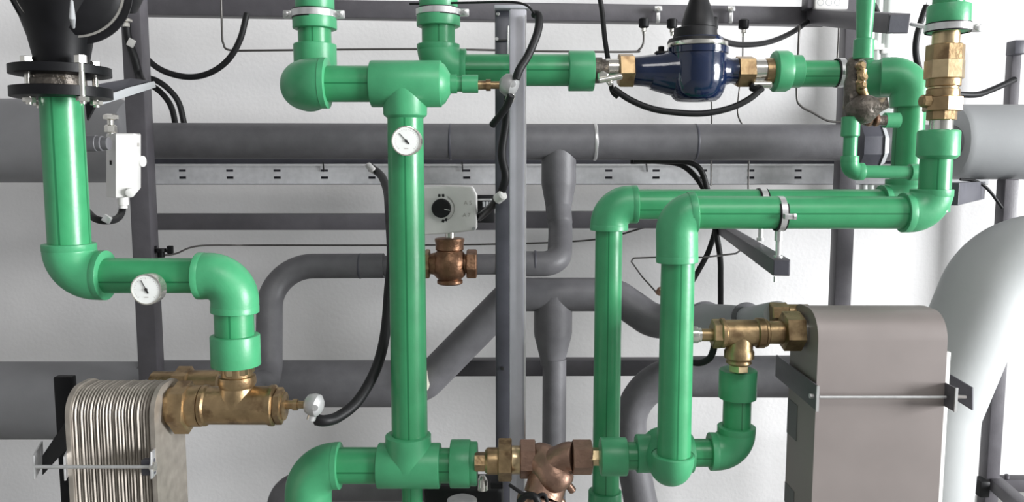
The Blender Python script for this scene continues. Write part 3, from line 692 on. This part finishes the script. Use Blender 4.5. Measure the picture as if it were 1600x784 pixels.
# ================================================================== top right brass check valve
t = thing('brass_check_valve', 'tall stepped brass valve in the right green riser', 'valve', W(1474, 130, Y4))
X = 1476
hexy = [(48, 21, 18, 1), (56, 21, 20, 1)]
def VV(nm, m, y0, y1, r, seg=36, rot=.3, x=X): return Vl(t, nm, m, 1473, Y4, [(y0, r*.93), (y0+1.2, r), (y1-1.2, r), (y1, r*.93)], seg, rot, yref=150)
VV('nipple', m_brassl, 48, 72, 20)
VV('upper_nut', m_brass, 70, 96, 28, 8)
VV('upper_body', m_brassl, 94, 124, 29, 8)
VV('collar', m_brass, 122, 136, 25)
VV('middle_ring', m_brassl, 134, 140, 22)
VV('middle_collar', m_brass, 139, 153, 24)
VV('lower_nut', m_brass, 151, 174, 29, 6, .2)
VV('lower_collar', m_brass, 172, 188, 22, 8)
VV('threaded_end', m_chrome, 186, 206, 17)
MB().lathe(W(1450, 158, Y4-.005), (-1, -.2, 0), [(0, .010), (.010, .009), (.012, .006)], 8).build('side_plug', m_brass, t)

# grimy pressure valve
YP = 1.31
t = thing('pressure_valve', 'grimy pressure reducing valve between thin green pipes at right', 'valve', W(1345, 140, YP))
Vl(t, 'body', m_dirty, 1336, YP, [(90, 11), (100, 15), (118, 14), (130, 17), (150, 16), (170, 17), (180, 12), (190, 11)], 28)
MB().lathe(W(1342, 172, YP-.01), (.35, -.2, .1), [(-.018, .012), (-.01, .020), (.0, .024), (.012, .024), (.022, .018), (.03, .012), (.044, .008)], 24).build('spring_bonnet', m_dirty, t)
MB().sweep(spline([W(1344, 102, YP-.02), W(1347, 118, YP-.024), W(1345, 135, YP-.02), W(1352, 150, YP-.015)], 5), [.009, .007, .006, .0085, .007]+[.008, .0065, .0065, .0085, .007]+[.007, .008, .008, .007, .006, .006], 16).build('brass_spindle', m_brass, t)
for (x, y, r) in ((1345, 103, .0075), (1348, 120, .0075), (1347, 134, .006)):
    MB().lathe(W(x, y, YP-.026), (.3, -1, .3), [(-.006, r*.6), (-.003, r), (.003, r), (.006, r*.6)], 14).build('brass_knob', m_brass, t)
MB().box(W(1332, 168, YP), (.012, .014, .022), None, .004).build('side_block', m_dirty, t)
Hl(t, 'outlet', m_dirty, 188, YP+.03, [(1345, 7), (1360, 9), (1370, 7), (1384, 8)], 18)
for x in (1355, 1366): Hl(t, 'outlet_ring', m_copper, 187, YP+.02, [(x, 8), (x+1, 10.5), (x+5, 10.5), (x+6, 8)], 18)
t = thing('pipe_end_cap', 'dark octagonal end piece on the grey header behind the bypass', 'pipe fitting', W(1358, 228, 1.85))
MB().lathe(W(1338, 228, 1.75), (1, -.1, 0), [(0, .045), (.002, .05), (.036, .05), (.05, .044)], 8, rot=.39).build('rim', m_framed, t)
MB().lathe(W(1372, 228, 1.74), (1, -.1, 0), [(0, .046), (.01, .04)], 8, rot=.39).build('flange_face', m_greyl, t)
# white vertical pipes behind
for i, (x, r, lb) in enumerate(((1358, 6, 'thin white wall pipe behind the bypass, leftmost of three'), (1369, 5, 'thin white wall pipe behind the bypass, middle of three'), (1384, 8, 'thicker white wall pipe behind the green double elbow'))):
    t = thing('wall_pipe', lb, 'pipe', W(x, 100, 2.24), 'white vertical wall pipes')
    Vl(t, 'pipe', m_whitep, x, 2.22, [(-80, r), (330, r)], 20, yref=100)
    MB().box(W(x, 68+i*6, 2.22), (.016, .014, .008), None, .003).build('clip', m_white, t)
t = thing('wall_box', 'pale wall plate behind the grimy valve and right riser', 'box', W(1378, 215, 2.24))
MB().box(W(1378, 220, 2.2), (.032, .02, .12), None, .004).build('plate', m_whitep, t)
t = thing('socket_box', 'white box with three round sockets on the top beam', 'junction box', W(1295, 2, 1.98))
MB().box(W(1296, -4, 1.96), (.040, .016, .030), None, .004).build('housing', m_white, t)
for x in (1282, 1295, 1308):
    MB().lathe(W(x, 4, 1.945), (0, -1, 0), [(-.002, .008), (.001, .008), (.0012, .0065), (-.001, .006)], 20).build('socket', m_greyl, t)
MB().box(W(1265, -5, 1.97), (.012, .02, .03), None, .002).build('mounting_bracket', m_frame, t)

# ================================================================== pipe clamps
def clampV(label, x, y, Y, rpx, hpx, ears=True, one=False, yref=None):
    yr = yref or y
    X = W(x, yr, Y).x; z = W(x, y, Y).z; mm = M(y, Y); r = rpx*mm; h = hpx*mm
    t = thing('pipe_clamp', label, 'pipe clamp', (X, Y, z), 'metal pipe clamps with rubber lining')
    MB().lathe((X, Y, z-h*.7), (0, 0, 1), [(0, r*.97), (0, r), (h*1.4, r), (h*1.4, r*.97)], 40, cap=(False, False)).build('rubber_lining', m_black, t)
    MB().lathe((X, Y, z-h/2), (0, 0, 1), [(0, r), (0, r*1.035), (h, r*1.035), (h, r)], 40, cap=(False, False)).build('band', m_zinc, t)
    for sx in ((-1, 1) if ears else (1,)):
        er = MB().box((X+sx*(r*1.035+.006), Y-.002, z), (.009, .004, h*.62), None, .002).build('ear', m_zinc, t)
        MB().lathe((X+sx*(r*1.035+.008), Y-.006, z), (0, -1, 0), [(0, .005), (.004, .005), (.005, .003)], 6).build('ear_screw', m_zinc, er)
    return t
clampV('wide-eared clamp on the leftmost top green riser', 800+c.x/M(22, Y3), 23, Y3, 34, 10)
clampV('clamp on the second top green riser, left of the posts', xb, 20, Y3, 34, 9, False)
t = clampV('clamp holding the green riser above the brass check valve', 1482, 44, Y4, 33, 10, False, yref=30)
MB().sweep([W(1424, 38, 1.50), W(1453, 43, Y4+.02)], .0035, 12).build('rod', m_zinc, t)
def clampH(label, x, y, Y, rpx, wpx, rod=None):
    c = W(x, y, Y); mm = M(y, Y); r = rpx*mm; h = wpx*mm
    t = thing('pipe_clamp', label, 'pipe clamp', c, 'metal pipe clamps with rubber lining')
    MB().lathe(c-Vector((h*.8, 0, 0)), (1, 0, 0), [(0, r*.97), (0, r*1.03), (h*1.6, r*1.03), (h*1.6, r*.97)], 40, cap=(False, False)).build('rubber_lining', m_black, t)
    MB().lathe(c-Vector((h*.5, 0, 0)), (1, 0, 0), [(0, r*1.03), (0, r*1.07), (h, r*1.07), (h, r*1.03)], 40, cap=(False, False)).build('band', m_zinc, t)
    er = MB().box(c+Vector((h*.4, -r*1.07-.003, -.002)), (h*.8, .004, .004), None, .001).build('joint_ear', m_zinc, t)
    MB().lathe(c+Vector((h*1.1, -r*1.07-.005, -.002)), (1, 0, 0), [(0, .005), (.004, .005)], 6).build('joint_screw', m_zinc, er)
    if rod:
        p0 = c-Vector((0, 0, r*1.05)); L = p0.z-rod
        MB().lathe(p0, (0, 0, -1), [(0, .006), (.014, .006), (.0145, .0042), (L-.006, .0042), (L-.0055, .007), (L, .007)], 14).build('threaded_rod', m_zinc, t)
    return t
zt_arm = W(1221, 405, 1.19).z
clampH('front clamp on the nearer horizontal green pipe, with a rod to the arm', 1218, 334, Y4, 26, 9, zt_arm)
clampH('rear clamp on the farther horizontal green pipe, partly hidden', 1190, 319, Y5, 24, 9, W(1187, 376, Y5).z)
clampH('clamp on the green pipe just left of the grimy valve', 1312, 114, Y3, 21.5, 9, None)

# ================================================================== gauges
def gauge(label, x, y, Y, rpx, ang, pipeY):
    c = W(x, y, Y); r = rpx*M(y, Y)
    t = thing('dial_thermometer', label, 'gauge', c, 'round dial thermometers')
    MB().lathe(c, (0, -1, 0), [(-.018, r*.85), (-.016, r), (.0, r), (.002, r*.99), (.0025, r*.92), (.0005, r*.90)], 48).build('case', m_chrome, t)
    face = MB().lathe(c, (0, -1, 0), [(0, r*.91), (.0012, r*.905)], 48); face = face.build('dial_face', m_dial, t)
    MB().lathe(c+Vector((0, .016, 0)), (0, 1, 0), [(0, .008), (max(.005, pipeY-Y-.016), .008)], 16).build('stem', m_brass, t)
    mb = MB()
    for k in range(25):
        a = math.radians(-135+270*k/24); l = .12 if k % 4 == 0 else .06; d = Vector((math.sin(a), 0, math.cos(a)))
        mb.bar(c+Vector((0, -.0013, 0))+d*r*(.78-l), c+Vector((0, -.0013, 0))+d*r*.78, .0005, .0003, up=(0, -1, 0), bev=0)
    tk = mb.build('tick_marks', m_inkf, face)
    d = Vector((math.sin(ang), 0, math.cos(ang)))
    mb = MB(); mb.bar(c-d*r*.28+Vector((0, -.0022, 0)), c+Vector((0, -.0022, 0))+d*r*.1, .0024, .0006, up=(0, -1, 0), bev=0)
    mb.bar(c+Vector((0, -.0022, 0)), c+Vector((0, -.0022, 0))+d*r*.66, .001, .0006, up=(0, -1, 0), bev=0); nd = mb.build('needle', m_ink, face)
    MB().lathe(c+Vector((0, -.001, 0)), (0, -1, 0), [(0, .0022), (.0022, .0022)], 14).build('hub', m_ink, face)
    MB().box(c+Vector((0, -.0013, -r*.5)), (r*.13, .0002, r*.03)).build('printed_mark', m_inkf, face)
gauge('thermometer dial on the thick central green riser', 635, 220, Y2-.055, 23.5, math.radians(-42), Y2)
gauge('thermometer dial on the lower left horizontal green pipe', 229, 452, Y1-.055, 24.5, math.radians(-26), Y1)

# ================================================================== strainer at the bottom
t = thing('bronze_strainer', 'bronze Y-shaped strainer at the bottom centre between green couplings', 'valve', W(840, 720, 1.34))
YS = 1.35
Hl(t, 'nipple', m_brass, 721, YS, [(742, 15), (762, 15)], 6)
Hl(t, 'nipple_sleeve', m_brass, 720, YS, [(758, 17), (762, 21), (780, 21)], 30)
hexn(t, 'union_nut', m_brass, 718, YS, 778, 800, 33)
Hl(t, 'union_sleeve', m_brassl, 718, YS, [(797, 24), (800, 22), (812, 22), (815, 24)], 30)
hexn(t, 'left_end_nut', m_copper, 717, YS, 812, 837, 30)
MB().sweep(spline([W(834, 717, YS), W(846, 719, YS-.003), W(860, 733, YS-.022), W(870, 748, YS-.034), W(878, 764, YS-.036)], 5), [.0265, .027, .028, .029, .030]+[.031]*5+[.0315]*5+[.031, .030, .028, .025, .020]+[.010], 36).build('body', m_copper, t)
MB().sweep(spline([W(896, 713, 1.31), W(884, 714, 1.315), W(868, 730, 1.33), W(856, 752, 1.33), W(848, 776, 1.32)], 5), [.0245]*5+[.025, .026, .028, .030, .032]+[.0345]*5+[.034]*6, 36).build('strainer_leg', m_copper, t)
MB().lathe(W(840, 776, YS-.042), (-.25, -.3, -1), [(0, .034), (.012, .034), (.013, .028)], 32).build('cover_flange', m_copper, t)
for (x, y, Yq) in ((868, 772, 1.325), (884, 752, 1.35), (850, 785, 1.29), (822, 782, 1.29)):
    MB().sweep([W(x, y, Yq), W(x+12, y+16, Yq)], .007, 12, bev=.002).build('cover_lug', m_copper, t)
hexn(t, 'right_end_nut', m_copper, 714, 1.31, 894, 925, 27)
Hl(t, 'outlet_nipple', m_brassl, 713, 1.30, [(922, 14), (942, 14)], 6)
# black valve body beneath bottom tee
t = thing('black_valve', 'black valve body with a silver rim under the lower green coupling', 'valve', W(720, 775, 1.5))
MB().box(W(726, 772, 1.55), (.078, .04, .030), None, .012).build('body', m_black, t)
MB().lathe(W(722, 800, 1.44), (0, 0, 1), [(0, .03), (.024, .028), (.028, .02)], 28).build('silver_cap', m_zinc, t)
MB().lathe(W(754, 758, 1.48), (0, 0, 1), [(-.008, .011), (.012, .009), (.02, .005)], 12).build('silver_tap', m_chrome, t)
MB().box(W(776, 756, 1.47), (.012, .01, .006), None, .002).build('clip', m_black, t)
t = thing('hose', 'black hose fittings and thin wire beside the strainer cover', 'hose', W(830, 775, 1.27))
MB().sweep(spline([W(796, 757, 1.27), W(812, 768, 1.26), W(830, 778, 1.26), W(850, 772, 1.26), (W(856, 790, 1.26))], 6), .003, 10).build('tube', m_black, t)
MB().sweep(spline([W(812, 784, 1.27), W(822, 774, 1.26), W(836, 776, 1.25), W(842, 788, 1.25)], 6), .006, 12).build('elbow', m_black, t)

# ================================================================== left plate exchanger
def rounded_rect(y0, y1, z0, z1, r, n=6):
    out = []
    for (cy, cz, a0) in ((y1-r, z1-r, 0), (y0+r, z1-r, 90), (y0+r, z0+r, 180), (y1-r, z0+r, 270)):
        for k in range(n+1):
            a = math.radians(a0+90*k/n); out.append((cy+r*math.cos(a), cz+r*math.sin(a)))
    return out
YL0, YL1 = 1.18, 1.285
zt = W(0, 604, YL0+.03).z
x0, x1 = W(109, 640, YL0).x, W(236, 640, YL0).x
t = thing('plate_heat_exchanger', 'ribbed stainless plate heat exchanger standing at the lower left', 'heat exchanger', ((x0+x1)/2, 1.27, .14), 'brazed heat exchangers')
mb = MB(); NP = 26; pw = (x1-x0)/NP
def slab(mb, xa, xb, y0, y1, z0, z1, r):
    rr = rounded_rect(y0, y1, z0, z1, r)
    mb.rings([[Vector((xa, a, b)) for a, b in rr], [Vector((xb, a, b)) for a, b in rr]])
MB_in = MB(); slab(MB_in, x0+.002, x1-.002, YL0+.006, YL1-.006, .14, zt-.006, .036); MB_in.build('core', m_core, t)
for k in range(NP):
    ox_ = random.uniform(-.0012, .0012); mbp = MB()
    xa = x0+k*pw; y0_ = YL0+ox_; rr = rounded_rect(y0_, YL1, .14, zt+ox_*.6, .04)
    rr2 = rounded_rect(y0_+.0022, YL1-.002, .142, zt-.002+ox_*.6, .038)
    mbp.rings([[Vector((xa+.0004, a, b)) for a, b in rr2], [Vector((xa+pw*.32, a, b)) for a, b in rr], [Vector((xa+pw*.55, a, b)) for a, b in rr], [Vector((xa+pw*.9, a, b)) for a, b in rr2]])
    mbp.build('plate', m_steel, t, 20)
mb = MB(); slab(mb, x1-.001, x1+.006, YL0-.004, YL1, .13, zt+.003, .042); mb.build('end_plate', m_steel, t)
mb = MB(); slab(mb, x0-.006, x0+.001, YL0-.004, YL1, .13, zt+.003, .042); mb.build('end_plate', m_steel, t)
# its bracket
t = thing('exchanger_bracket', 'mounting bracket with flat bars and rod around the left plate stack', 'bracket', (x0-.03, 1.3, 0), 'exchanger mounting brackets')
MB().box((W(97, 690, 1.34).x, 1.36, (W(0, 592, 1.34).z)/2), (.016, .008, W(0, 592, 1.34).z/2), None, .002).build('back_upright', m_blackp, t)
MB().prism([W(104, 655, 1.33), W(66, 712, 1.25), W(66, 742, 1.25), W(104, 700, 1.33)], (0, .004, 0)).build('gusset', m_blackp, t)
zb_ = W(0, 730, 1.16).z
def flat(par, xa, ya, Ya, xb_, yb_, Yb_, h, m): return MB().bar(W(xa, ya, Ya), W(xb_, yb_, Yb_), .003, h, bev=.0008).build('flat_bar', m, par)
flat(t, 53, 730, 1.16, 66, 706, 1.28, .036, m_zinc)
flat(t, 101, 732, 1.15, 114, 706, 1.27, .036, m_zinc)
flat(t, 236, 727, 1.145, 277, 683, 1.40, .040, m_zinc)
MB().sweep([W(56, 729, 1.15), W(240, 729, 1.15)], .0027, 12).build('threaded_rod', m_zinc, t)
MB().lathe(W(240, 729, 1.15), (1, 0, 0), [(-.004, .007), (.003, .007)], 6).build('rod_nut', m_chrome, t)
MB().box(W(232, 729, 1.16), (.009, .006, .012), None, .002).build('clamp_block', m_framed, t)
xq = W(258, 740, 1.30).x
MB().box((W(270, 740, 1.36).x, 1.37, .13), (.006, .012, .13+.0), None, .001).build('leg', m_frame, t)
zt2 = W(0, 695, 1.30).z
MB().box((xq-.016, 1.28, zt2/2), (.0018, .014, zt2/2), None, .0005).build('leg', m_framed, t)
MB().box((xq, 1.33, zt2/2), (.012, .0015, zt2/2), None, .0005).build('leg_web', m_white, t)

# ================================================================== right exchanger
YQ0, YQ1 = 1.18, 1.295
xL, xR = W(1277, 650, YQ0).x, W(1474, 650, YQ0).x
ztr = W(0, 484, YQ0+.035).z
t = thing('plate_heat_exchanger', 'smooth taupe covered heat exchanger standing at the lower right', 'heat exchanger', ((xL+xR)/2, 1.25, .1), 'brazed heat exchangers')
mb = MB(); slab(mb, xL, xR, YQ0, YQ1, .10, ztr, .042); mb.build('cover', m_taupe, t)
mb = MB(); slab(mb, xL-.0035, xL+.001, YQ0-.001, YQ1+.002, .10, ztr+.002, .043); mb.build('end_plate', m_taupe, t)
zs_ = W(0, 552, YQ0).z
MB().box((xR+.005, YQ0+.012, zs_/2), (.0055, .004, zs_/2), None, .001).build('edge_strip', m_white, t)
# stickers on the left side
for (y0, y1) in ((626, 690), (758, 800)):
    za, zb2 = W(0, y0, 1.28).z, W(0, y1, 1.25).z
    MB().box((xL-.0039, 1.275, (za+zb2)/2), (.0004, .022, abs(za-zb2)/2)).build('sticker', m_label, t)
t = thing('exchanger_bracket', 'mounting bracket with steel lugs and rod across the right exchanger', 'bracket', (xR+.05, 1.3, 0), 'exchanger mounting brackets')
MB().sweep([W(1280, 620, YQ0-.012), W(1478, 620, YQ0-.012)], .0022, 12).build('threaded_rod', m_zinc, t)
z_ = W(0, 619, YQ0-.01).z
MB().bar(Vector((xL-.009, YQ0-.022, z_)), Vector((xL-.009, YQ1+.05, z_+.003)), .003, .038, bev=.0008).build('flat_bar', m_frame, t)
MB().bar(Vector((xL-.009, YQ0-.0225, z_)), Vector((xL-.009, YQ0-.020, z_)), .004, .039, bev=0).build('bar_edge', m_zinc, t)
MB().lathe(Vector((xL-.013, YQ0-.008, z_)), (1, 0, 0), [(-.003, .004), (.003, .004)], 6).build('rod_nut', m_zinc, t)
MB().bar(Vector((xR+.001, YQ0-.03, z_)), Vector((xR+.001, YQ0+.03, z_)), .003, .036, bev=.0008).build('flat_bar', m_frame, t)
MB().bar(Vector((xR+.001, YQ0-.0305, z_)), Vector((xR+.001, YQ0-.028, z_)), .004, .037, bev=0).build('bar_edge', m_zinc, t)
MB().prism([W(1484, 585, 1.30), W(1519, 606, 1.22), W(1519, 641, 1.22), W(1484, 619, 1.30)], (.003, .002, 0)).build('side_lug', m_framed, t)
MB().sweep([W(1486, 619, 1.26), W(1512, 620, 1.24)], .003, 10).build('rod_end', m_zinc, t)
MB().box((xR+.02, 1.36, .16), (.02, .008, .16), None, .002).build('leg', m_frame, t)

# ================================================================== fat duct at right
t = thing('insulated_duct', 'fat pale insulated duct curving behind the right exchanger', 'duct', W(1540, 480, 1.72))
p = fillet([W(1760, 392, 1.72), W(1560, 402, 1.72), W(1462, 640, 1.72), W(1440, 900, 1.72)], [.13, .1], 18)
MB().sweep(p, .089, 56).build('jacket', m_duct, t)

# ================================================================== skid rails at right, doorway
t = thing('steel_beam', 'lower grey rail in front of the bright doorway', 'beam', W(1590, 755, 1.95), 'horizontal steel beams of the pipe frame')
MB().bar(W(1560, 755, 1.95), W(1750, 755, 1.95), .035, .032, bev=.002).build('tube', m_frame, t)
MB().lathe(W(1573, 747, 1.94), (0, 0, 1), [(0, .006), (.009, .006), (.011, .003)], 10).build('bolt', m_frame, t)
t = thing('steel_beam', 'grey floor rail running towards the viewer at the lower right corner', 'beam', W(1580, 775, 1.8), 'horizontal steel beams of the pipe frame')
MB().bar(W(1552, 752, 1.92), W(1640, 830, 1.62), .032, .03, bev=.002).build('tube', m_frame, t)
t = thing('post_foot', 'black plastic foot at the base of the corner post', 'foot', W(1531, 760, 1.88))
MB().box(W(1532, 760, 1.88), (.012, .02, .02), None, .003).build('block', m_black, t)

# bits of debris on the floor at the wall
for i, (x, y, s_) in enumerate(((1500, 776, .018), (1512, 774, .013), (1486, 779, .015), (1524, 778, .016))):
    vs = []; rr = []
    for j in range(4):
        rr.append([W(x, y-2, 2.15)*1+Vector((s_*(1-.25*j)*math.cos(k)*random.uniform(.8, 1.2), s_*(1-.25*j)*math.sin(k)*random.uniform(.8, 1.2), 0)) for k in [q_*.785 for q_ in range(8)]])
        for v_ in rr[-1]: v_.z = .026+.006*j
    tag(MB().rings(rr, smooth=False).build('rubble_piece', m_floor), ['second rubble crumb from the left on the floor by the corner post foot', 'small flat rubble crumb, third from the left by the corner post foot', 'leftmost rubble crumb on the floor behind the right exchanger edge', 'rubble crumb lying closest to the black post foot'][i], 'rubble', 'floor rubble')

# ================================================================== cables and thin tubes
B1 = 'black loops of cable'
cable('cable', 'black cable loop hanging from the top beam beside the left post', [(206, 45), (222, 82), (250, 108), (290, 120), (325, 115), (355, 95), (375, 62), (386, 20)], 4.8, Y=1.93)
cable('cable', 'outer of two black cables arching down behind the grey header, left', [(222, 124), (240, 124), (262, 138), (280, 162), (290, 205)], 4.6, Y=1.95)
cable('cable', 'inner of two black cables arching down behind the grey header, left', [(218, 128), (232, 131), (252, 145), (268, 168), (276, 205)], 4.6, Y=1.97)
cable('cable', 'black cable down the front of the left post to the pale strap', [(197, 30, 1.775), (200, 60, 1.775), (210, 90, 1.775), (218, 118, 1.775), (226, 132, 1.7)], 6, Y=1.7)
t = thing('hose_fitting', 'shiny screwed fitting at the top of the left post', 'pipe fitting', W(197, 35, 1.72))
Vl(t, 'nut', m_chrome, 197, 1.72, [(28, 6), (30, 9), (34, 9), (36, 5), (42, 5)], 6)
MB().box(W(205, 67, 1.70), (.007, .003, .008), Matrix.Rotation(.5, 3, 'Y'), .001).build('cable_tag', m_white, t)
cable('cable', 'thick black cable hanging in front of the pale central post', [(834, 22, 1.40), (842, 26, 1.39), (840, 50, 1.38), (826, 85, 1.37), (812, 108, 1.36), (806, 124, 1.36)], 6.5)
cable('cable', 'thin black cable arching over the top of the central post', [(640, 6, 1.5), (740, 4, 1.46), (795, 3, 1.40), (822, 8, 1.39), (836, 22, 1.39)], 1.8)
cable('cable', 'short black cable tail below the sensor on the pale post', [(799, 148, 1.36), (792, 165, 1.37), (783, 178, 1.38), (769, 196, 1.40)], 6)
cable('cable', 'black cable dropping from the top to the meter tap', [(936, -10), (941, 20), (945, 60), (951, 100), (956, 140), (966, 152)], 4, Y=1.56)
cable('cable', 'black hose sagging beneath the blue water meter', [(958, 138), (985, 156), (1020, 170), (1060, 176), (1100, 177), (1140, 169), (1170, 155), (1192, 137)], 5, Y=1.47)
cable('cable', 'black cable sagging right of the meter cap', [(1112, 52, 1.54), (1130, 64, 1.6), (1160, 70, 1.7), (1200, 66, 1.8), (1235, 52, 1.9), (1262, 34, 1.97)], 5)
cable('cable', 'black cable bending from the cable tray down behind the central riser', [(578, 260, 2.0), (596, 275, 1.95), (605, 300, 1.85), (608, 330, 1.7), (612, 400, 1.55), (608, 450, 1.5), (602, 520, 1.45), (588, 575, 1.4), (560, 625, 1.35), (530, 650, 1.32), (508, 657, 1.30), (492, 655, 1.30)], 6.0)
tag(MB().sweep([W(574, 257, 1.98), W(585, 268, 1.97)], .008, 14, bev=.002).build('cable_sleeve', m_white), 'white sleeve on the cable end at the tray', 'cable sleeve')
cable('cable', 'black cable curling up from the terminal block along the dark post', [(748, 340, 1.72), (758, 332, 1.68), (772, 318, 1.62), (783, 300, 1.58), (790, 275, 1.57), (784, 240, 1.57), (790, 195, 1.575), (794, 150, 1.58)], 6.0)
tag(MB().sweep([W(776, 312, 1.585), W(787, 303, 1.57)], .0105, 14, bev=.003).build('cable_sleeve', m_white), 'white sleeve on the cable beside the terminal block', 'cable sleeve')
cable('cable', 'outer black cable leaving the tray behind the paired green pipes', [(990, 250), (1040, 251), (1075, 253), (1095, 266), (1106, 300), (1116, 350), (1125, 400), (1126, 440), (1126, 490)], 4.6, Y=1.98)
cable('cable', 'inner black cable crossing down to the left behind the front green riser', [(985, 252), (1030, 252), (1065, 258), (1090, 280), (1106, 310), (1119, 345), (1108, 390), (1090, 425), (1072, 455)], 4.4, Y=2.0)
cable('hose', 'dark hose curling below the right brass tee', [(1070, 563, 1.3), (1092, 567, 1.28), (1108, 560, 1.27), (1115, 545, 1.26), (1116, 528, 1.25)], 5.2, cat='hose')
cable('cable', 'black cable between the brass check valve and far right post', [(1490, 147, 2.1), (1525, 148, 2.13), (1550, 140, 2.16), (1586, 124, 2.2)], 4.8, Y=2.1)
cable('cable', 'black cable passing left of the top right clamp', [(1448, 8), (1440, 30), (1432, 60), (1431, 85), (1437, 112)], 4.8, Y=1.9)
cable('cable', 'thin steel wire above the cable left of the top right clamp', [(1451, -10), (1448, 10)], 1.2, Y=1.9, m=m_zinc)
cable('cable', 'short black strap loop below the white switch box', [(134, 328, 1.40), (148, 341, 1.36), (165, 345, 1.36), (182, 342, 1.40), (190, 332, 1.44), (192, 318, 1.44)], 5.5)
tag(MB().box(W(167, 342, 1.345), (.007, .003, .006), Matrix.Rotation(.5, 3, 'Y'), .001).build('cable_tag', m_zinc), 'small metal tag on the black strap below the switch box', 'tag')
cable('cable', 'thin dark cable sweeping below the right insulated pipe', [(1500, 280), (1525, 283), (1545, 297), (1566, 325)], 2.4, Y=1.85)
cable('cable', 'black conduit bend behind the thin green riser at the top right', [(1318, -3), (1345, -4), (1362, 5), (1371, 22)], 5, Y=2.0)
# capillaries
T = 'capillary_tube'
cable(T, 'long thin tube along the wall behind the top green risers', [(345, -20), (347, 50), (349, 68), (358, 78), (400, 79), (560, 77), (700, 77), (850, 80), (985, 81), (998, 78), (1005, 68), (1006, 50)], 1.7, m_wire, 'tube', 1.96)
cable(T, 'long thin tube below the middle beam across the wall', [(252, 399, 1.80), (275, 396, 1.85), (312, 384, 2.0), (400, 383), (610, 383), (790, 381), (930, 374, 2.1), (1012, 354, 2.05)], 1.6, m_wire, 'tube', 2.15)
cable(T, 'thin tube dropping behind the blue meter to the header', [(1112, 150), (1112, 200), (1111, 290)], 1.4, m_wire, 'tube', 2.0)
cable(T, 'thin tube from the sensor socket right of the meter', [(1161, 50), (1160, 100), (1154, 150), (1153, 178), (1160, 196)], 1.4, m_wire, 'tube', 1.99)
cable(T, 'thin tube crossing the tray right of the cable pair', [(1170, 245), (1169, 300)], 1.4, m_wire, 'tube', 2.05)
cable(T, 'thin bent tube below the green pipe right of the meter', [(1249, 40), (1247, 90), (1245, 150), (1252, 166), (1270, 176), (1295, 189), (1322, 190)], 1.8, m_wire, 'tube', 1.9)
cable(T, 'thin hanging tube above the green clamp', [(1311, 30), (1310, 60), (1308, 95)], 1.4, m_wire, 'tube', 1.95)
cable(T, 'thin triangular loop of tube left of the front green riser', [(1168, 383, 1.53), (1150, 396, 1.7), (1100, 402, 1.95), (1020, 402), (990, 403), (986, 408), (1003, 432, 1.95), (1027, 458, 1.87)], 1.7, m_wire, 'tube', 2.1, smooth=False)
t = thing('sensor_pocket', 'small reddish sensor pocket where the thin loop ends', 'sensor', W(1030, 455, 2.0))
MB().lathe(W(1030, 456, 1.86), (.3, -.2, .6), [(-.006, .008), (.008, .008), (.012, .005)], 10).build('plug', m_copper, t)
# sensor plugs under top beam, clips
for i, (x, y, lb) in enumerate(((1006, 40, 'dark socket under the top beam, leftmost of three'), (1050, 41, 'dark socket under the top beam just left of the meter cap'), (1162, 42, 'dark socket under the top beam right of the meter cap'))):
    t = thing('sensor_socket', lb, 'sensor', W(x, y, 1.98), 'sensor sockets under the top beam')
    Vl(t, 'plug', m_dirty if 0 else m_blackp, x, 1.97, [(y-12, 5), (y-10, 8), (y+2, 8), (y+4, 5)], 14)
    Vl(t, 'ferrule', m_chrome, x, 1.97, [(y+3, 3.5), (y+9, 4), (y+10, 3), (y+15, 2.4)], 12)
for x, lb in ((1028, 'zinc clip on the top beam left of the meter cap'), (1142, 'zinc clip on the top beam right of the meter cap')):
    t = thing('beam_clip', lb, 'clip', W(x, 22, 1.985), 'zinc clips on the top beam')
    MB().box(W(x, 14, 1.985), (.009, .006, .006), None, .001).build('head', m_zinc, t)
    MB().box(W(x, 26, 1.988), (.0045, .003, .015), None, .001).build('strap', m_zinc, t)
    MB().lathe(W(x, 14, 1.978), (0, -1, 0), [(0, .004), (.004, .004)], 6).build('screw', m_chrome, t)
# small pipe vent valve near left post
t = thing('vent_valve', 'small dark bleed valve above the left horizontal green pipe', 'valve', W(255, 395, 1.81))
MB().lathe(W(252, 402, 1.80), (0, 0, 1), [(0, .008), (.012, .008), (.013, .012), (.02, .012)], 14).build('body', m_blackp, t)
for x in (240, 266): MB().box(W(x, 390, 1.80), (.006, .006, .009), None, .002).build('wing', m_blackp, t)
MB().bar(W(230, 392, 1.80), W(268, 392, 1.80), .006, .006).build('handle', m_blackp, t)
